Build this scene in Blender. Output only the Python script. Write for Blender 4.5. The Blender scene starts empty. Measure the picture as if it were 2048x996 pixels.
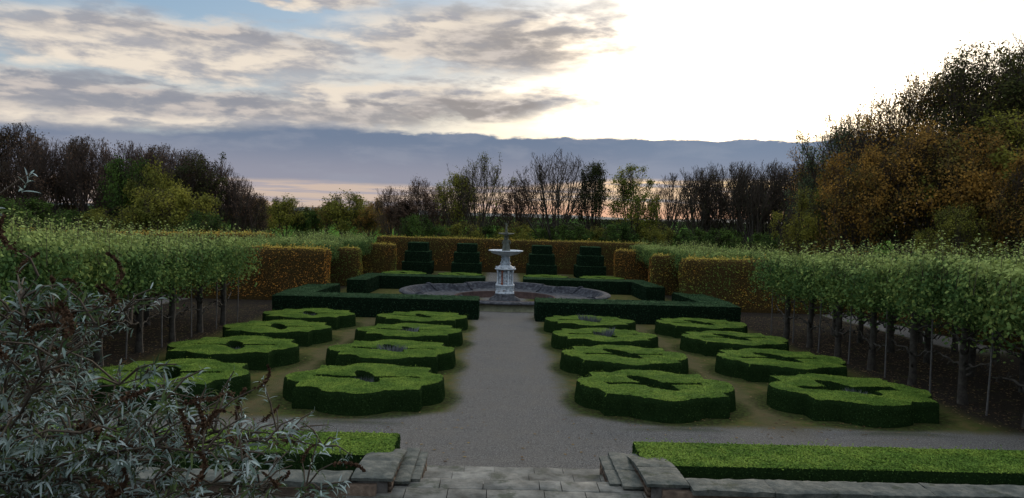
import bpy, bmesh, math, random
import numpy as np
from mathutils import Vector, Matrix, Quaternion
sc = bpy.context.scene
COL = sc.collection
R_ = math.radians
PI = math.pi

# ------------------------------------------------------------------ helpers
def gz(y):
    """height of the ground: a lawn falling 2.5 % away from the terrace, then level fields"""
    if y < 62: return -0.0248 * (max(y, 9.0) - 19)
    if y < 90: return -1.066 - 0.0124 * (y - 62) + 0.0
    if y < 400: return -1.413
    return -1.413 - 0.0006 * (y - 400)

class M:
    """collects vertices and faces (tris or quads) with material slots"""
    def __init__(s): s.V = []; s.F = []; s.n = 0; s.mats = []
    def add(s, V, F, mi=0):
        V = np.asarray(V, dtype=np.float32).reshape(-1, 3)
        F = np.asarray(F, dtype=np.int64)
        if len(F) == 0: return
        s.V.append(V); s.F.append((F + s.n, mi)); s.n += len(V)
    def box(s, x0, x1, y0, y1, z0, z1, mi=0):
        V = [(x0,y0,z0),(x1,y0,z0),(x1,y1,z0),(x0,y1,z0),(x0,y0,z1),(x1,y0,z1),(x1,y1,z1),(x0,y1,z1)]
        s.add(V, [(0,3,2,1),(4,5,6,7),(0,1,5,4),(1,2,6,5),(2,3,7,6),(3,0,4,7)], mi)
    def tube(s, pts, rads, k=5, mi=0):
        pts = [Vector(p) for p in pts]; V = []; F = []
        up = Vector((0.13, 0.21, 1)).normalized()
        for i, p in enumerate(pts):
            d = (pts[min(i+1, len(pts)-1)] - pts[max(i-1, 0)])
            if d.length < 1e-6: d = Vector((0,0,1))
            d.normalize()
            a = d.cross(up)
            if a.length < .05: a = d.cross(Vector((1,0,0)))
            a.normalize(); b = d.cross(a)
            for j in range(k):
                t = 2*PI*j/k
                V.append(p + (a*math.cos(t) + b*math.sin(t))*rads[i])
        for i in range(len(pts)-1):
            for j in range(k):
                F.append((i*k+j, i*k+(j+1)%k, (i+1)*k+(j+1)%k, (i+1)*k+j))
        s.add([tuple(v) for v in V], F, mi)
    def lathe(s, prof, k=32, c=(0,0,0), mi=0, phase=0.0, lobes=None):
        V = []; F = []
        for r, z in prof:
            for j in range(k):
                t = 2*PI*j/k + phase
                rr = r * (lobes(t) if lobes else 1)
                V.append((c[0]+rr*math.cos(t), c[1]+rr*math.sin(t), c[2]+z))
        for i in range(len(prof)-1):
            for j in range(k):
                F.append((i*k+j, i*k+(j+1)%k, (i+1)*k+(j+1)%k, (i+1)*k+j))
        s.add(V, F, mi)
    def mesh(s, name, mats, smooth=False):
        me = bpy.data.meshes.new(name)
        V = np.concatenate(s.V); 
        tot = []; idx = []; mi = []
        for F, m in s.F:
            tot.append(np.full(len(F), F.shape[1])); idx.append(F.ravel()); mi.append(np.full(len(F), m))
        tot = np.concatenate(tot); idx = np.concatenate(idx); mi = np.concatenate(mi)
        me.vertices.add(len(V)); me.vertices.foreach_set('co', V.astype(np.float32).ravel())
        me.loops.add(len(idx)); me.loops.foreach_set('vertex_index', idx.astype(np.int32))
        me.polygons.add(len(tot))
        st = np.concatenate([[0], np.cumsum(tot)[:-1]])
        me.polygons.foreach_set('loop_start', st.astype(np.int32))
        me.polygons.foreach_set('loop_total', tot.astype(np.int32))
        me.polygons.foreach_set('material_index', mi.astype(np.int32))
        if smooth: me.polygons.foreach_set('use_smooth', np.ones(len(tot), dtype=bool))
        for m in mats: me.materials.append(m)
        me.update(calc_edges=True); me.validate()
        return me

def obj(name, me, parent=None, loc=(0,0,0), rz=0, sc3=None):
    if isinstance(me, tuple): me = me[0].mesh(name, me[1], *me[2:])
    o = bpy.data.objects.new(name, me); COL.objects.link(o)
    o.location = loc; o.rotation_euler = (0,0,rz)
    if sc3: o.scale = sc3
    if parent: o.parent = parent
    return o
def empty(name, loc=(0,0,0), rz=0):
    o = bpy.data.objects.new(name, None); COL.objects.link(o)
    o.location = loc; o.rotation_euler = (0,0,rz); o.empty_display_size = .2
    return o
def tag(o, label=None, cat=None, group=None, kind=None):
    if label: o['label'] = label
    if cat: o['category'] = cat
    if group: o['group'] = group
    if kind: o['kind'] = kind
    return o
def copy_tree(o, parent=None):
    c = o.copy(); COL.objects.link(c)
    if parent: c.parent = parent
    for ch in list(o.children): copy_tree(ch, c)
    return c
ORD = ['first','second','third','fourth','fifth','sixth','seventh','eighth','ninth','tenth','eleventh','twelfth','thirteenth','fourteenth','fifteenth','sixteenth']

def bumpy(V, amp, freq, seed=0):
    """cheap smooth 3d noise, one value per vertex in about -amp..amp"""
    V = np.asarray(V, dtype=np.float64); r = np.random.RandomState(seed); out = np.zeros(len(V))
    for k in range(7):
        d = r.normal(size=3); d /= np.linalg.norm(d)
        f = freq * (0.6 + 1.3*r.rand()) * (1 + k*.25)
        out += np.sin(V @ d * f + r.rand()*6.28) / (1 + k*.35)
    return out * amp / 2.6

# ------------------------------------------------------------------ materials
def new_mat(name):
    m = bpy.data.materials.new(name); m.use_nodes = True
    nt = m.node_tree
    for n in list(nt.nodes): nt.nodes.remove(n)
    out = nt.nodes.new('ShaderNodeOutputMaterial')
    return m, nt, out
class NB:
    """tiny node builder"""
    def __init__(s, nt): s.nt = nt
    def n(s, t, **k):
        nd = s.nt.nodes.new(t)
        for a, b in k.items(): setattr(nd, a, b)
        return nd
    def put(s, sock, v):
        if isinstance(v, (int, float)): sock.default_value = v
        elif isinstance(v, (tuple, list)):
            sock.default_value = v if len(sock.default_value) == len(v) else tuple(v) + (1,)
        elif v is not None: s.nt.links.new(v, sock)
    def math(s, op, a, b=None, c=None, clamp=False):
        nd = s.n('ShaderNodeMath', operation=op, use_clamp=clamp)
        s.put(nd.inputs[0], a); s.put(nd.inputs[1], b)
        if c is not None: s.put(nd.inputs[2], c)
        return nd.outputs[0]
    def mix(s, f, a, b, blend='MIX'):
        nd = s.n('ShaderNodeMix', data_type='RGBA', blend_type=blend)
        s.put(nd.inputs[0], f); s.put(nd.inputs[6], a); s.put(nd.inputs[7], b)
        return nd.outputs[2]
    def sm(s, v, a, b, lo=0.0, hi=1.0):
        nd = s.n('ShaderNodeMapRange', interpolation_type='SMOOTHSTEP')
        s.put(nd.inputs[0], v); s.put(nd.inputs[1], a); s.put(nd.inputs[2], b); s.put(nd.inputs[3], lo); s.put(nd.inputs[4], hi)
        return nd.outputs[0]
    def noise(s, vec, scale, detail=3, rough=.55, dist=0):
        nd = s.n('ShaderNodeTexNoise')
        if vec is not None: s.nt.links.new(vec, nd.inputs['Vector'])
        nd.inputs['Scale'].default_value = scale; nd.inputs['Detail'].default_value = detail
        nd.inputs['Roughness'].default_value = rough; nd.inputs['Distortion'].default_value = dist
        return nd.outputs[0]
    def ramp(s, f, stops):
        nd = s.n('ShaderNodeValToRGB'); cr = nd.color_ramp
        while len(cr.elements) > 1: cr.elements.remove(cr.elements[-1])
        cr.elements[0].position = stops[0][0]; cr.elements[0].color = tuple(stops[0][1]) + (1,)
        for p, c in stops[1:]:
            e = cr.elements.new(p); e.color = tuple(c) + (1,)
        s.put(nd.inputs[0], f); return nd.outputs[0]
    def xyz(s, v):
        nd = s.n('ShaderNodeSeparateXYZ'); s.put(nd.inputs[0], v); return nd.outputs
    def vec(s, x, y, z):
        nd = s.n('ShaderNodeCombineXYZ'); s.put(nd.inputs[0], x); s.put(nd.inputs[1], y); s.put(nd.inputs[2], z); return nd.outputs[0]

def leaf_mat(name, cols, patch=0.6, tr=0.25, spec=0.04, rough=.85, island=.5, top=None):
    """leaf colour varies from leaf to leaf and in patches over the plant"""
    m, nt, out = new_mat(name); b = NB(nt)
    geo = b.n('ShaderNodeNewGeometry'); tc = b.n('ShaderNodeTexCoord'); oi = b.n('ShaderNodeObjectInfo')
    off = b.n('ShaderNodeVectorMath', operation='ADD')
    b.put(off.inputs[0], tc.outputs['Object'])
    b.put(off.inputs[1], b.vec(b.math('MULTIPLY', oi.outputs['Random'], 37.0), b.math('MULTIPLY', oi.outputs['Random'], 91.0), 0.0))
    nz = b.noise(off.outputs[0], patch, 3, .6)
    rnd = geo.outputs['Random Per Island']
    f = b.math('ADD', b.math('MULTIPLY', b.sm(nz, .37, .63), 1-island), b.math('MULTIPLY', rnd, island), clamp=True)
    n = len(cols)
    col = b.ramp(f, [(i/(n-1), c) for i, c in enumerate(cols)])
    if top:   # (z0, z1, colour): another leaf colour high on the plant
        z = b.xyz(tc.outputs['Object'])[2]
        t = b.math('MULTIPLY', b.sm(z, top[0], top[1]), b.sm(b.math('ADD', rnd, nz), .35, .95))
        col = b.mix(t, col, top[2])
    hsv = b.n('ShaderNodeHueSaturation'); b.put(hsv.inputs['Color'], col)
    b.put(hsv.inputs['Value'], b.math('ADD', .72, b.math('MULTIPLY', b.math('FRACT', b.math('MULTIPLY', rnd, 57.3)), .56)))
    p = b.n('ShaderNodeBsdfPrincipled'); b.put(p.inputs['Base Color'], hsv.outputs[0])
    p.inputs['Roughness'].default_value = rough; p.inputs['Specular IOR Level'].default_value = spec
    t = b.n('ShaderNodeBsdfTranslucent'); b.put(t.inputs[0], hsv.outputs[0])
    mx = b.n('ShaderNodeMixShader'); mx.inputs[0].default_value = tr
    nt.links.new(p.outputs[0], mx.inputs[1]); nt.links.new(t.outputs[0], mx.inputs[2]); nt.links.new(mx.outputs[0], out.inputs[0])
    return m

def solid_mat(name, stops, scale=4, detail=5, rough=.85, bump=.4, bscale=None, spec=.2, obj_coord=True, metal=0, stain=None, island=0):
    m, nt, out = new_mat(name); b = NB(nt)
    tc = b.n('ShaderNodeTexCoord'); v = tc.outputs['Object']
    if not obj_coord:
        v = b.n('ShaderNodeNewGeometry').outputs['Position']
    col = b.ramp(b.noise(v, scale, detail, .65), [(p, c) for p, c in stops])
    if stain:
        col = b.mix(b.math('MULTIPLY', b.sm(b.noise(v, stain[0], 5, .7), stain[1], stain[1]+.12), .85), col, stain[2])
    if island:
        hv = b.n('ShaderNodeHueSaturation'); b.put(hv.inputs['Color'], col)
        b.put(hv.inputs['Value'], b.math('ADD', 1-island, b.math('MULTIPLY', b.n('ShaderNodeNewGeometry').outputs['Random Per Island'], 2*island))); col = hv.outputs[0]
    p = b.n('ShaderNodeBsdfPrincipled'); b.put(p.inputs['Base Color'], col)
    p.inputs['Roughness'].default_value = rough; p.inputs['Specular IOR Level'].default_value = spec; p.inputs['Metallic'].default_value = metal
    if bump:
        bp = b.n('ShaderNodeBump'); bp.inputs['Strength'].default_value = bump; bp.inputs['Distance'].default_value = .02
        b.put(bp.inputs['Height'], b.noise(v, bscale or scale*6, 4, .7)); nt.links.new(bp.outputs[0], p.inputs['Normal'])
    nt.links.new(p.outputs[0], out.inputs[0])
    return m

BOX_LEAF = leaf_mat('box_leaf', [(.008,.020,.008),(.017,.038,.012),(.029,.062,.017),(.050,.095,.024)], patch=1.6, tr=.15, island=.7)  # leaf colour of the clipped sides, darkened to carry their shade
BOX_TOP = leaf_mat('box_lit_new_leaf', [(.06,.12,.022),(.11,.19,.032),(.165,.25,.042),(.23,.31,.055)], patch=1.5, tr=.2, island=.5)  # fresh growth, plus skylight on the clipped tops put into the colour
TOPCORE = {'box_lit_new_leaf': solid_mat('box_top_core', [(.36,(.016,.032,.008)),(.5,(.055,.105,.02)),(.66,(.12,.19,.035))], 22, 4, 1, 1.0, 30, spec=0),  # cores of box and yew tops brighter than sides, light put into colour
           'yew_lit_new_leaf': solid_mat('yew_top_core', [(.36,(.008,.018,.009)),(.64,(.03,.06,.028))], 22, 4, 1, .8, 30, spec=0)}
YEW_TOP = leaf_mat('yew_lit_new_leaf', [(.020,.045,.022),(.040,.080,.035),(.07,.12,.055)], patch=1.2, tr=.1, island=.5)  # new shoots, also lightened as if the top caught the sky
BOX_CORE = solid_mat('box_core', [(.3,(.006,.014,.005)),(.7,(.016,.032,.009))], 25, bump=0, spec=0, rough=1)  # kept dark so gaps between leaves look deep: shade in the colour
YEW_LEAF = leaf_mat('yew_leaf', [(.006,.014,.009),(.013,.030,.016),(.025,.052,.026),(.042,.078,.036)], patch=2.0, tr=.08, island=.7)  # yew sides darker than their tops, shade put into the colour
YEW_CORE = solid_mat('yew_core', [(.3,(.003,.007,.004)),(.7,(.008,.018,.009))], 25, bump=0, spec=0, rough=1)  # near-black filling, painted shade behind the yew leaves
BEECH = {}
for nm, cols in dict(orange=[(.13,.18,.04),(.26,.20,.04),(.50,.21,.04),(.62,.30,.055),(.38,.14,.04)],
                     olive=[(.09,.17,.045),(.15,.25,.05),(.26,.33,.06),(.38,.27,.045),(.42,.19,.035)],
                     mixed=[(.10,.17,.04),(.19,.24,.045),(.42,.31,.055),(.56,.23,.045),(.36,.13,.04)]).items():
    BEECH[nm] = leaf_mat('beech_leaf_'+nm, cols, patch=.42, tr=.3, island=.38, top=(2.35,2.75,(.50,.38,.08)))
BEECH_CORE = solid_mat('beech_core', [(.3,(.02,.016,.008)),(.7,(.08,.05,.018))], 14, bump=0, spec=0, rough=1)  # darker than the leaves, shade of the gaps put into its colour
LIME_LEAF = leaf_mat('lime_leaf', [(.032,.070,.026),(.07,.13,.040),(.135,.205,.058),(.25,.30,.08)], patch=.5, tr=.22, island=.6, top=(2.85,3.4,(.30,.36,.11)))
BARK = solid_mat('bark', [(.3,(.025,.02,.016)),(.55,(.06,.052,.042)),(.8,(.11,.10,.08))], 7, bump=.7, stain=(3,.6,(.05,.07,.03)))
TWIG = solid_mat('twig', [(.3,(.035,.027,.02)),(.7,(.08,.058,.044))], 3, bump=0)
TWIGP = solid_mat('twig_purple', [(.3,(.045,.032,.027)),(.7,(.09,.062,.05))], 1, bump=0)
STAKE = solid_mat('stake_wood', [(.3,(.07,.065,.06)),(.7,(.16,.15,.14))], 12, bump=.4)
STONE = solid_mat('stair_stone', [(.3,(.06,.06,.052)),(.5,(.13,.128,.115)),(.7,(.21,.205,.18))], 3.2, 8, .9, .5, 22, spec=.08, stain=(1.7,.53,(.055,.062,.045)), island=.22)
COPING = solid_mat('coping_stone', [(.3,(.035,.042,.038)),(.5,(.078,.085,.075)),(.72,(.16,.155,.13))], 5.5, 8, .85, 1.0, 14, spec=.12, stain=(2.6,.55,(.03,.04,.025)))
BRICK = solid_mat('old_brick', [(.3,(.06,.045,.035)),(.6,(.13,.095,.07)),(.8,(.19,.16,.13))], 9, bump=.6, spec=.05, island=.35)
MORTAR = solid_mat('mortar', [(.3,(.05,.045,.04)),(.7,(.12,.11,.10))], 9, bump=.3)
BASIN = solid_mat('basin_stone', [(.3,(.024,.025,.028)),(.5,(.055,.057,.063)),(.66,(.10,.105,.115)),(.78,(.20,.21,.22))], 4.5, 9, .9, .5, 20, spec=.04, stain=(1.1,.58,(.03,.028,.026)))
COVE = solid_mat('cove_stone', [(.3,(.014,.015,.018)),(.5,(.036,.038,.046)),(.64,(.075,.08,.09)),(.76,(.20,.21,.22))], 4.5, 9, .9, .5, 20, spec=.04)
BASIN_OUT = solid_mat('basin_outer_stone', [(.3,(.09,.095,.06)),(.5,(.19,.19,.12)),(.75,(.30,.29,.20))], 2.2, 8, .85, .5, 20)
PIT = solid_mat('pit_stone', [(.3,(.03,.022,.02)),(.6,(.075,.05,.045)),(.8,(.12,.085,.075))], 2.5, 8, .9, .4, 20, spec=.04)
IRONW = solid_mat('painted_iron', [(.3,(.20,.23,.26)),(.46,(.46,.50,.54)),(.75,(.64,.67,.69))], 6.5, 8, .6, .5, 25, spec=.3, stain=(5,.57,(.16,.08,.05)))
RUST = solid_mat('rusty_iron', [(.3,(.12,.045,.03)),(.6,(.26,.09,.055)),(.8,(.40,.32,.30))], 6, bump=.4)
IRONG = solid_mat('weathered_iron', [(.3,(.06,.065,.055)),(.6,(.14,.15,.12)),(.8,(.22,.23,.19))], 4, 6, .7, .4, 25, stain=(5,.58,(.08,.06,.03)))
LAV = leaf_mat('lavender_leaf', [(.06,.07,.07),(.11,.125,.13),(.19,.20,.22)], patch=3, tr=.1)
BUD_LEAF = leaf_mat('buddleia_leaf', [(.045,.078,.055),(.12,.17,.14),(.26,.325,.30),(.47,.54,.53)], patch=1.2, tr=.18, island=.65, spec=.12)
BUD_OLD = leaf_mat('buddleia_old_leaf', [(.03,.055,.025),(.06,.09,.035),(.11,.15,.055)], patch=1.2, tr=.25, island=.6)
BUD_STEM = solid_mat('buddleia_stem', [(.3,(.035,.026,.02)),(.7,(.10,.08,.055))], 8, bump=.3)
SPIKE = leaf_mat('spent_flower', [(.035,.020,.013),(.07,.040,.024),(.115,.072,.042)], patch=3, tr=.0)
FOL = {
 'brown':  leaf_mat('leaf_brown', [(.04,.03,.02),(.08,.055,.03),(.13,.085,.04)], patch=.25, tr=.25),
 'purple': leaf_mat('leaf_russet', [(.055,.038,.028),(.10,.062,.042),(.15,.09,.055)], patch=.25, tr=.25),
 'green':  leaf_mat('leaf_green', [(.025,.045,.016),(.055,.095,.022),(.10,.15,.03)], patch=.25, tr=.3),
 'olive':  leaf_mat('leaf_olive', [(.065,.075,.02),(.15,.15,.03),(.26,.24,.04)], patch=.25, tr=.3),
 'yellow': leaf_mat('leaf_yellow', [(.07,.095,.02),(.15,.165,.028),(.28,.24,.04)], patch=.3, tr=.35),
 'orange': leaf_mat('leaf_orange', [(.16,.15,.035),(.14,.095,.03),(.27,.15,.035),(.40,.22,.045)], patch=.35, tr=.35),
 'dark':   leaf_mat('leaf_dark', [(.02,.026,.012),(.045,.055,.018),(.09,.08,.025)], patch=.25, tr=.2),
 'oakdark': leaf_mat('leaf_oak_dark', [(.025,.03,.012),(.06,.065,.02),(.13,.10,.025)], patch=.3, tr=.3),
 'silver': leaf_mat('leaf_poplar', [(.04,.065,.035),(.09,.12,.06),(.15,.18,.09)], patch=.3, tr=.3),
}

# ------------------------------------------------------------------ ground
def ground_mat():
    m, nt, out = new_mat('garden_ground'); b = NB(nt)
    geo = b.n('ShaderNodeNewGeometry'); P = geo.outputs['Position']; x, y, z = b.xyz(P)
    ax = b.math('ABSOLUTE', x)
    n1 = b.noise(P, .7, 5, .65); n2 = b.noise(P, 3.0, 5, .7); n3 = b.noise(P, 38, 3, .8); n4 = b.noise(P, 11, 4, .7); n5 = b.noise(P, 62, 2, .8)
    wob = b.math('MULTIPLY', b.math('SUBTRACT', b.math('ADD', n1, n2), 1.0), 1.0)
    grav = b.mix(b.sm(n3, .35, .68), (.050,.048,.045), (.168,.160,.148))
    grav = b.mix(b.math('MULTIPLY', b.sm(n5, .54, .66), .65), grav, (.36,.345,.33))
    grav = b.mix(b.math('MULTIPLY', b.sm(n4, .5, .75), .4), grav, (.11,.10,.095))
    grav = b.mix(b.math('MULTIPLY', b.sm(n1, .35, .7), .35), grav, (.15,.135,.115))
    moss = b.mix(b.sm(n2, .4, .65), (.06,.065,.022), (.095,.078,.032))
    moss = b.mix(b.sm(n4, .52, .7), moss, (.05,.085,.018))
    soil = b.mix(b.sm(n3, .35, .7), (.014,.012,.010), (.045,.037,.030))
    soil = b.mix(b.sm(n2, .55, .7), soil, (.05,.05,.02))
    # central path | cross path | court round the fountain
    e = b.math('ADD', ax, b.math('MULTIPLY', wob, .55))
    ec = b.math('ADD', y, b.math('MULTIPLY', wob, .5))
    central = b.sm(e, 1.75, 1.05)
    # flare where the central path meets the cross path
    fl = b.math('SUBTRACT', 17.1, b.math('MULTIPLY', b.math('MINIMUM', b.math('MAXIMUM', b.math('SUBTRACT', ax, 1.2), 0.0), 2.2), .42))
    cross = b.math('MULTIPLY', b.sm(b.math('SUBTRACT', ec, fl), .35, -.25), b.sm(ax, 17, 14))
    side = b.math('MULTIPLY', b.sm(b.math('ABSOLUTE', b.math('SUBTRACT', e, 18.5)), 1.4, .9), b.sm(y, 27, 30))
    back = b.math('MULTIPLY', b.sm(b.math('ABSOLUTE', b.math('SUBTRACT', ec, 38.9)), 1.9, 1.1), b.sm(ax, 9, 7))
    gm = b.math('MAXIMUM', b.math('MAXIMUM', central, cross), b.math('MAXIMUM', side, b.math('MULTIPLY', back, .7)))
    gm = b.math('MULTIPLY', gm, b.sm(y, 76, 75))
    col = b.mix(gm, moss, grav)
    # tan worn soil between the beds
    worn = b.math('MULTIPLY', b.sm(b.math('ABSOLUTE', b.math('SUBTRACT', ax, b.math('ADD', 5.85, b.math('MULTIPLY', wob, .5)))), .75, .1), b.sm(y, 15, 16.5))
    col = b.mix(b.math('MULTIPLY', worn, .6), col, (.09,.076,.045))
    limes = b.math('MULTIPLY', b.sm(b.math('ADD', ax, b.math('MULTIPLY', wob, .6)), 10.3, 11.3), b.math('SUBTRACT', 1.0, side))
    limes = b.math('MULTIPLY', limes, b.sm(y, 15.6, 16.6))
    col = b.mix(limes, col, soil)
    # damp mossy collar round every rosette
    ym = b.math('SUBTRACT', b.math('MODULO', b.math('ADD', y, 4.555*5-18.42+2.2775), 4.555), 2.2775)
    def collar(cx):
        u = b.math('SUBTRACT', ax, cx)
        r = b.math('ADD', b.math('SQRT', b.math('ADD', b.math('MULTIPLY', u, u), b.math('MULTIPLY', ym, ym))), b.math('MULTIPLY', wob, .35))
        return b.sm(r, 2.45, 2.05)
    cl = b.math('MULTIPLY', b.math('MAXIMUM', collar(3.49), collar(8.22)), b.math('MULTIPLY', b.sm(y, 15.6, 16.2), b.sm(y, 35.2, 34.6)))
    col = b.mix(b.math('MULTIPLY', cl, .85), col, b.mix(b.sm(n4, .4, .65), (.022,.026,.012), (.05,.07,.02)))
    # grass fields beyond the garden
    fld = b.math('MAXIMUM', b.sm(y, 77.5, 78.5), b.sm(ax, 21, 22))
    gr = b.mix(b.sm(n1, .4, .6), (.045,.10,.018), (.075,.15,.025))
    gr = b.mix(b.math('MULTIPLY', b.sm(n2, .5, .7), .4), gr, (.10,.13,.04))
    far = b.noise(P, .012, 3, .6)
    gr = b.mix(b.math('MULTIPLY', b.sm(y, 420, 600), b.sm(far, .45, .55)), gr, (.03,.045,.02))
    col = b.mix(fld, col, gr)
    p = b.n('ShaderNodeBsdfPrincipled'); b.put(p.inputs['Base Color'], col); p.inputs['Roughness'].default_value = 1; p.inputs['Specular IOR Level'].default_value = 0
    bp = b.n('ShaderNodeBump'); bp.inputs['Strength'].default_value = .7; bp.inputs['Distance'].default_value = .03
    b.put(bp.inputs['Height'], b.math('ADD', n3, b.math('MULTIPLY', n4, 1.5))); nt.links.new(bp.outputs[0], p.inputs['Normal'])
    nt.links.new(p.outputs[0], out.inputs[0]); return m
GROUND = ground_mat()
def sheet(name, xs, ys, dz, mat):
    mb = M(); V = []; F = []
    for yy in ys:
        for xx in xs: V.append((xx, yy, gz(yy) + dz))
    n = len(xs)
    for i in range(len(ys)-1):
        for j in range(n-1): F.append((i*n+j, i*n+j+1, (i+1)*n+j+1, (i+1)*n+j))
    mb.add(V, F); o = obj(name, mb.mesh(name, [mat])); o['kind'] = 'structure'; return o
xs = [-4000,-900,-300,-120] + [x*8.0 for x in range(-10, 11)] + [120,300,900,4000]
ys = [-40,0,9,14,19,26,34,42,50,56,62,70,80,90,110,150,220,300,400,500,700,1000,1600,2600,4500]
sheet('ground', xs, ys, 0, GROUND)
sheet('gravel_path', [-2.0,-1,0,1,2.0], [12.5,16,20,26,32,38.2], .004, GROUND)
sheet('cross_path', [-17,-9,-2.02], [12.6,14,17.2], .004, GROUND)
sheet('cross_path', [2.02,9,17], [12.6,14,17.2], .004, GROUND)

# distant rise on the horizon
HILL = solid_mat('distant_hill', [(.3,(.05,.06,.065)),(.7,(.08,.09,.09))], .004, bump=0)  # blue-grey cast of far air put into the hill colour
mb = M(); V = []; F = []
N = 90
for i in range(N+1):
    x = -2600 + 5200*i/N
    h = 3 + 4*math.sin(i*.21) + 3*math.sin(i*.53+1)
    for (yy, zz) in ((2300,-3),(2420,max(1.5, 4+h*.7)),(2700,max(2, 6+h)),(3000,-3)): V.append((x, yy, zz))
for i in range(N):
    for j in range(3): F.append((i*4+j, i*4+j+4, i*4+j+5, i*4+j+1))
mb.add(V, F); o = obj('hills', mb.mesh('hills', [HILL], True)); o['kind'] = 'structure'

# ------------------------------------------------------------------ leaf scattering
def tri_sample(V, F, count, rng):
    """random points and normals on quads"""
    A = V[F[:,0]]; B = V[F[:,1]]; C = V[F[:,2]]; D = V[F[:,3]]
    nrm = np.cross(C-A, D-B); ar = np.linalg.norm(nrm, axis=1); nrm /= np.maximum(ar, 1e-9)[:,None]
    pr = ar/ar.sum(); k = rng.choice(len(F), size=count, p=pr)
    u = rng.rand(count,1); v = rng.rand(count,1)
    P = (A[k]*(1-u)+B[k]*u)*(1-v) + (D[k]*(1-u)+C[k]*u)*v
    return P, nrm[k], ar.sum()*.5
def leaves(mb, P, N, size, aspect, rng, mi=0, spread=.9, lift=.0, droop=0.0, face=.8):
    """one folded leaf-shaped quad per point, roughly facing along N"""
    n = len(P)
    nn = N*face + rng.normal(size=(n,3))*.55 + np.array([0,0,.25])
    nn /= np.linalg.norm(nn, axis=1)[:,None]        # leaf normal
    d = rng.normal(size=(n,3)) + N*spread*.6; d[:,2] -= droop
    d -= nn*(d*nn).sum(1)[:,None]; d /= np.maximum(np.linalg.norm(d, axis=1), 1e-6)[:,None]   # leaf axis
    w = np.cross(d, nn)
    s = (size*(.6+.8*rng.rand(n)))[:,None]
    P = P + N*lift
    a = P - d*s*.35; c = P + d*s*.65; m = P + d*s*.1
    b_ = m + w*s*aspect*.5; e = m - w*s*aspect*.5
    V = np.stack([a,b_,c,e], 1).reshape(-1,3)
    mb.add(V, np.arange(n*4).reshape(n,4), mi)

def rounded_grid_box(L, W, H, step, seed, amp, rnd=.08, flare=0.0, ends=True):
    """closed box from a grid, corners softened, surface uneven; origin at the base centre; no bottom"""
    nx = max(2, int(round(L/step))); ny = max(2, int(round(W/step))); nz = max(2, int(round(H/step)))
    V = []; F = []
    def patch(fn, na, nb):
        base = len(V)
        for i in range(na+1):
            for j in range(nb+1): V.append(fn(i/na, j/nb))
        for i in range(na):
            for j in range(nb):
                F.append((base+i*(nb+1)+j, base+(i+1)*(nb+1)+j, base+(i+1)*(nb+1)+j+1, base+i*(nb+1)+j+1))
    x, y = L/2, W/2
    patch(lambda a,b: (-x+L*a, -y, H*b), nx, nz)
    patch(lambda a,b: (x-L*a, y, H*b), nx, nz)
    patch(lambda a,b: (x, -y+W*a, H*b), ny, nz)
    patch(lambda a,b: (-x, y-W*a, H*b), ny, nz)
    patch(lambda a,b: (-x+L*a, -y+W*b, H), nx, ny)
    V = np.array(V, dtype=np.float64)
    # soften edges
    q = V.copy(); r = rnd
    for ax_, half in ((0,x),(1,y)):
        q[:,ax_] = np.clip(q[:,ax_], -half+r, half-r)
    q[:,2] = np.clip(q[:,2], -9, H-r)
    d = V-q; ln = np.linalg.norm(d, axis=1)[:,None]
    V = np.where(ln > r, q + d/np.maximum(ln,1e-9)*r, V)
    dirn = V - np.array([0,0,H*.5]); dirn[:,2] *= .8
    dirn /= np.linalg.norm(dirn, axis=1)[:,None]
    bm_ = bumpy(V + seed*3.7, amp, 2.6, seed) + bumpy(V+seed, amp*.5, 7, seed+5)
    V = V + dirn*bm_[:,None]; V[:,2] = np.maximum(V[:,2], 0) if flare == 0 else V[:,2]
    return V, np.array(F)

def hedge_mesh(name, V, F, core, leaf, dens, size, aspect, seed, inset=.03, lift=.0, droop=0, topdens=1.0, fringe=None, top=None, face=1.5):
    rng = np.random.RandomState(seed); mb = M()
    fn = np.cross(V[F[:,2]]-V[F[:,0]], V[F[:,3]]-V[F[:,1]]); fn /= np.maximum(np.linalg.norm(fn, axis=1), 1e-9)[:,None]
    up = (fn[:,2] > .55) if top is not None else np.zeros(len(F), bool)  # upward faces take the brightened top colours
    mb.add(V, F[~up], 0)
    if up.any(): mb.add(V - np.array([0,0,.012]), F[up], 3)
    _, _, area = tri_sample(V, F, 10, rng)
    P, N, _ = tri_sample(V, F, int(area*dens), rng)
    keep = P[:,2] > .02
    if topdens != 1: keep &= (N[:,2] < .6) | (rng.rand(len(P)) < topdens)
    P, N = P[keep], N[keep]
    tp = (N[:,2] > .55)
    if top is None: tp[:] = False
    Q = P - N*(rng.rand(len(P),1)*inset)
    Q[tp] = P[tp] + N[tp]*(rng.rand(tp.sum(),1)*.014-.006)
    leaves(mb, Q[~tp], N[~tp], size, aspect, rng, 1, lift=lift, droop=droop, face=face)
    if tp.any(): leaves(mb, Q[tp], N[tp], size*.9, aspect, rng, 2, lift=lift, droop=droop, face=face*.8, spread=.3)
    if fringe:   # straggling shoots above the top edge
        n, hh, fs = fringe
        t = N[:,2] > .6; Pt = P[t]
        if len(Pt):
            k = rng.randint(0, len(Pt), n); Q = Pt[k].repeat(5, 0) + rng.normal(size=(n*5,3))*.03
            Q[:,2] += np.abs(rng.normal(size=n)).repeat(5)*hh*np.tile(np.linspace(.2,1,5), n)
            leaves(mb, Q, np.tile([0,0,1.0],(len(Q),1)), fs, aspect, rng, 2 if top else 1, spread=.6)
    return mb.mesh(name, [core, leaf] + ([top, TOPCORE[top.name]] if top else []))

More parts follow.
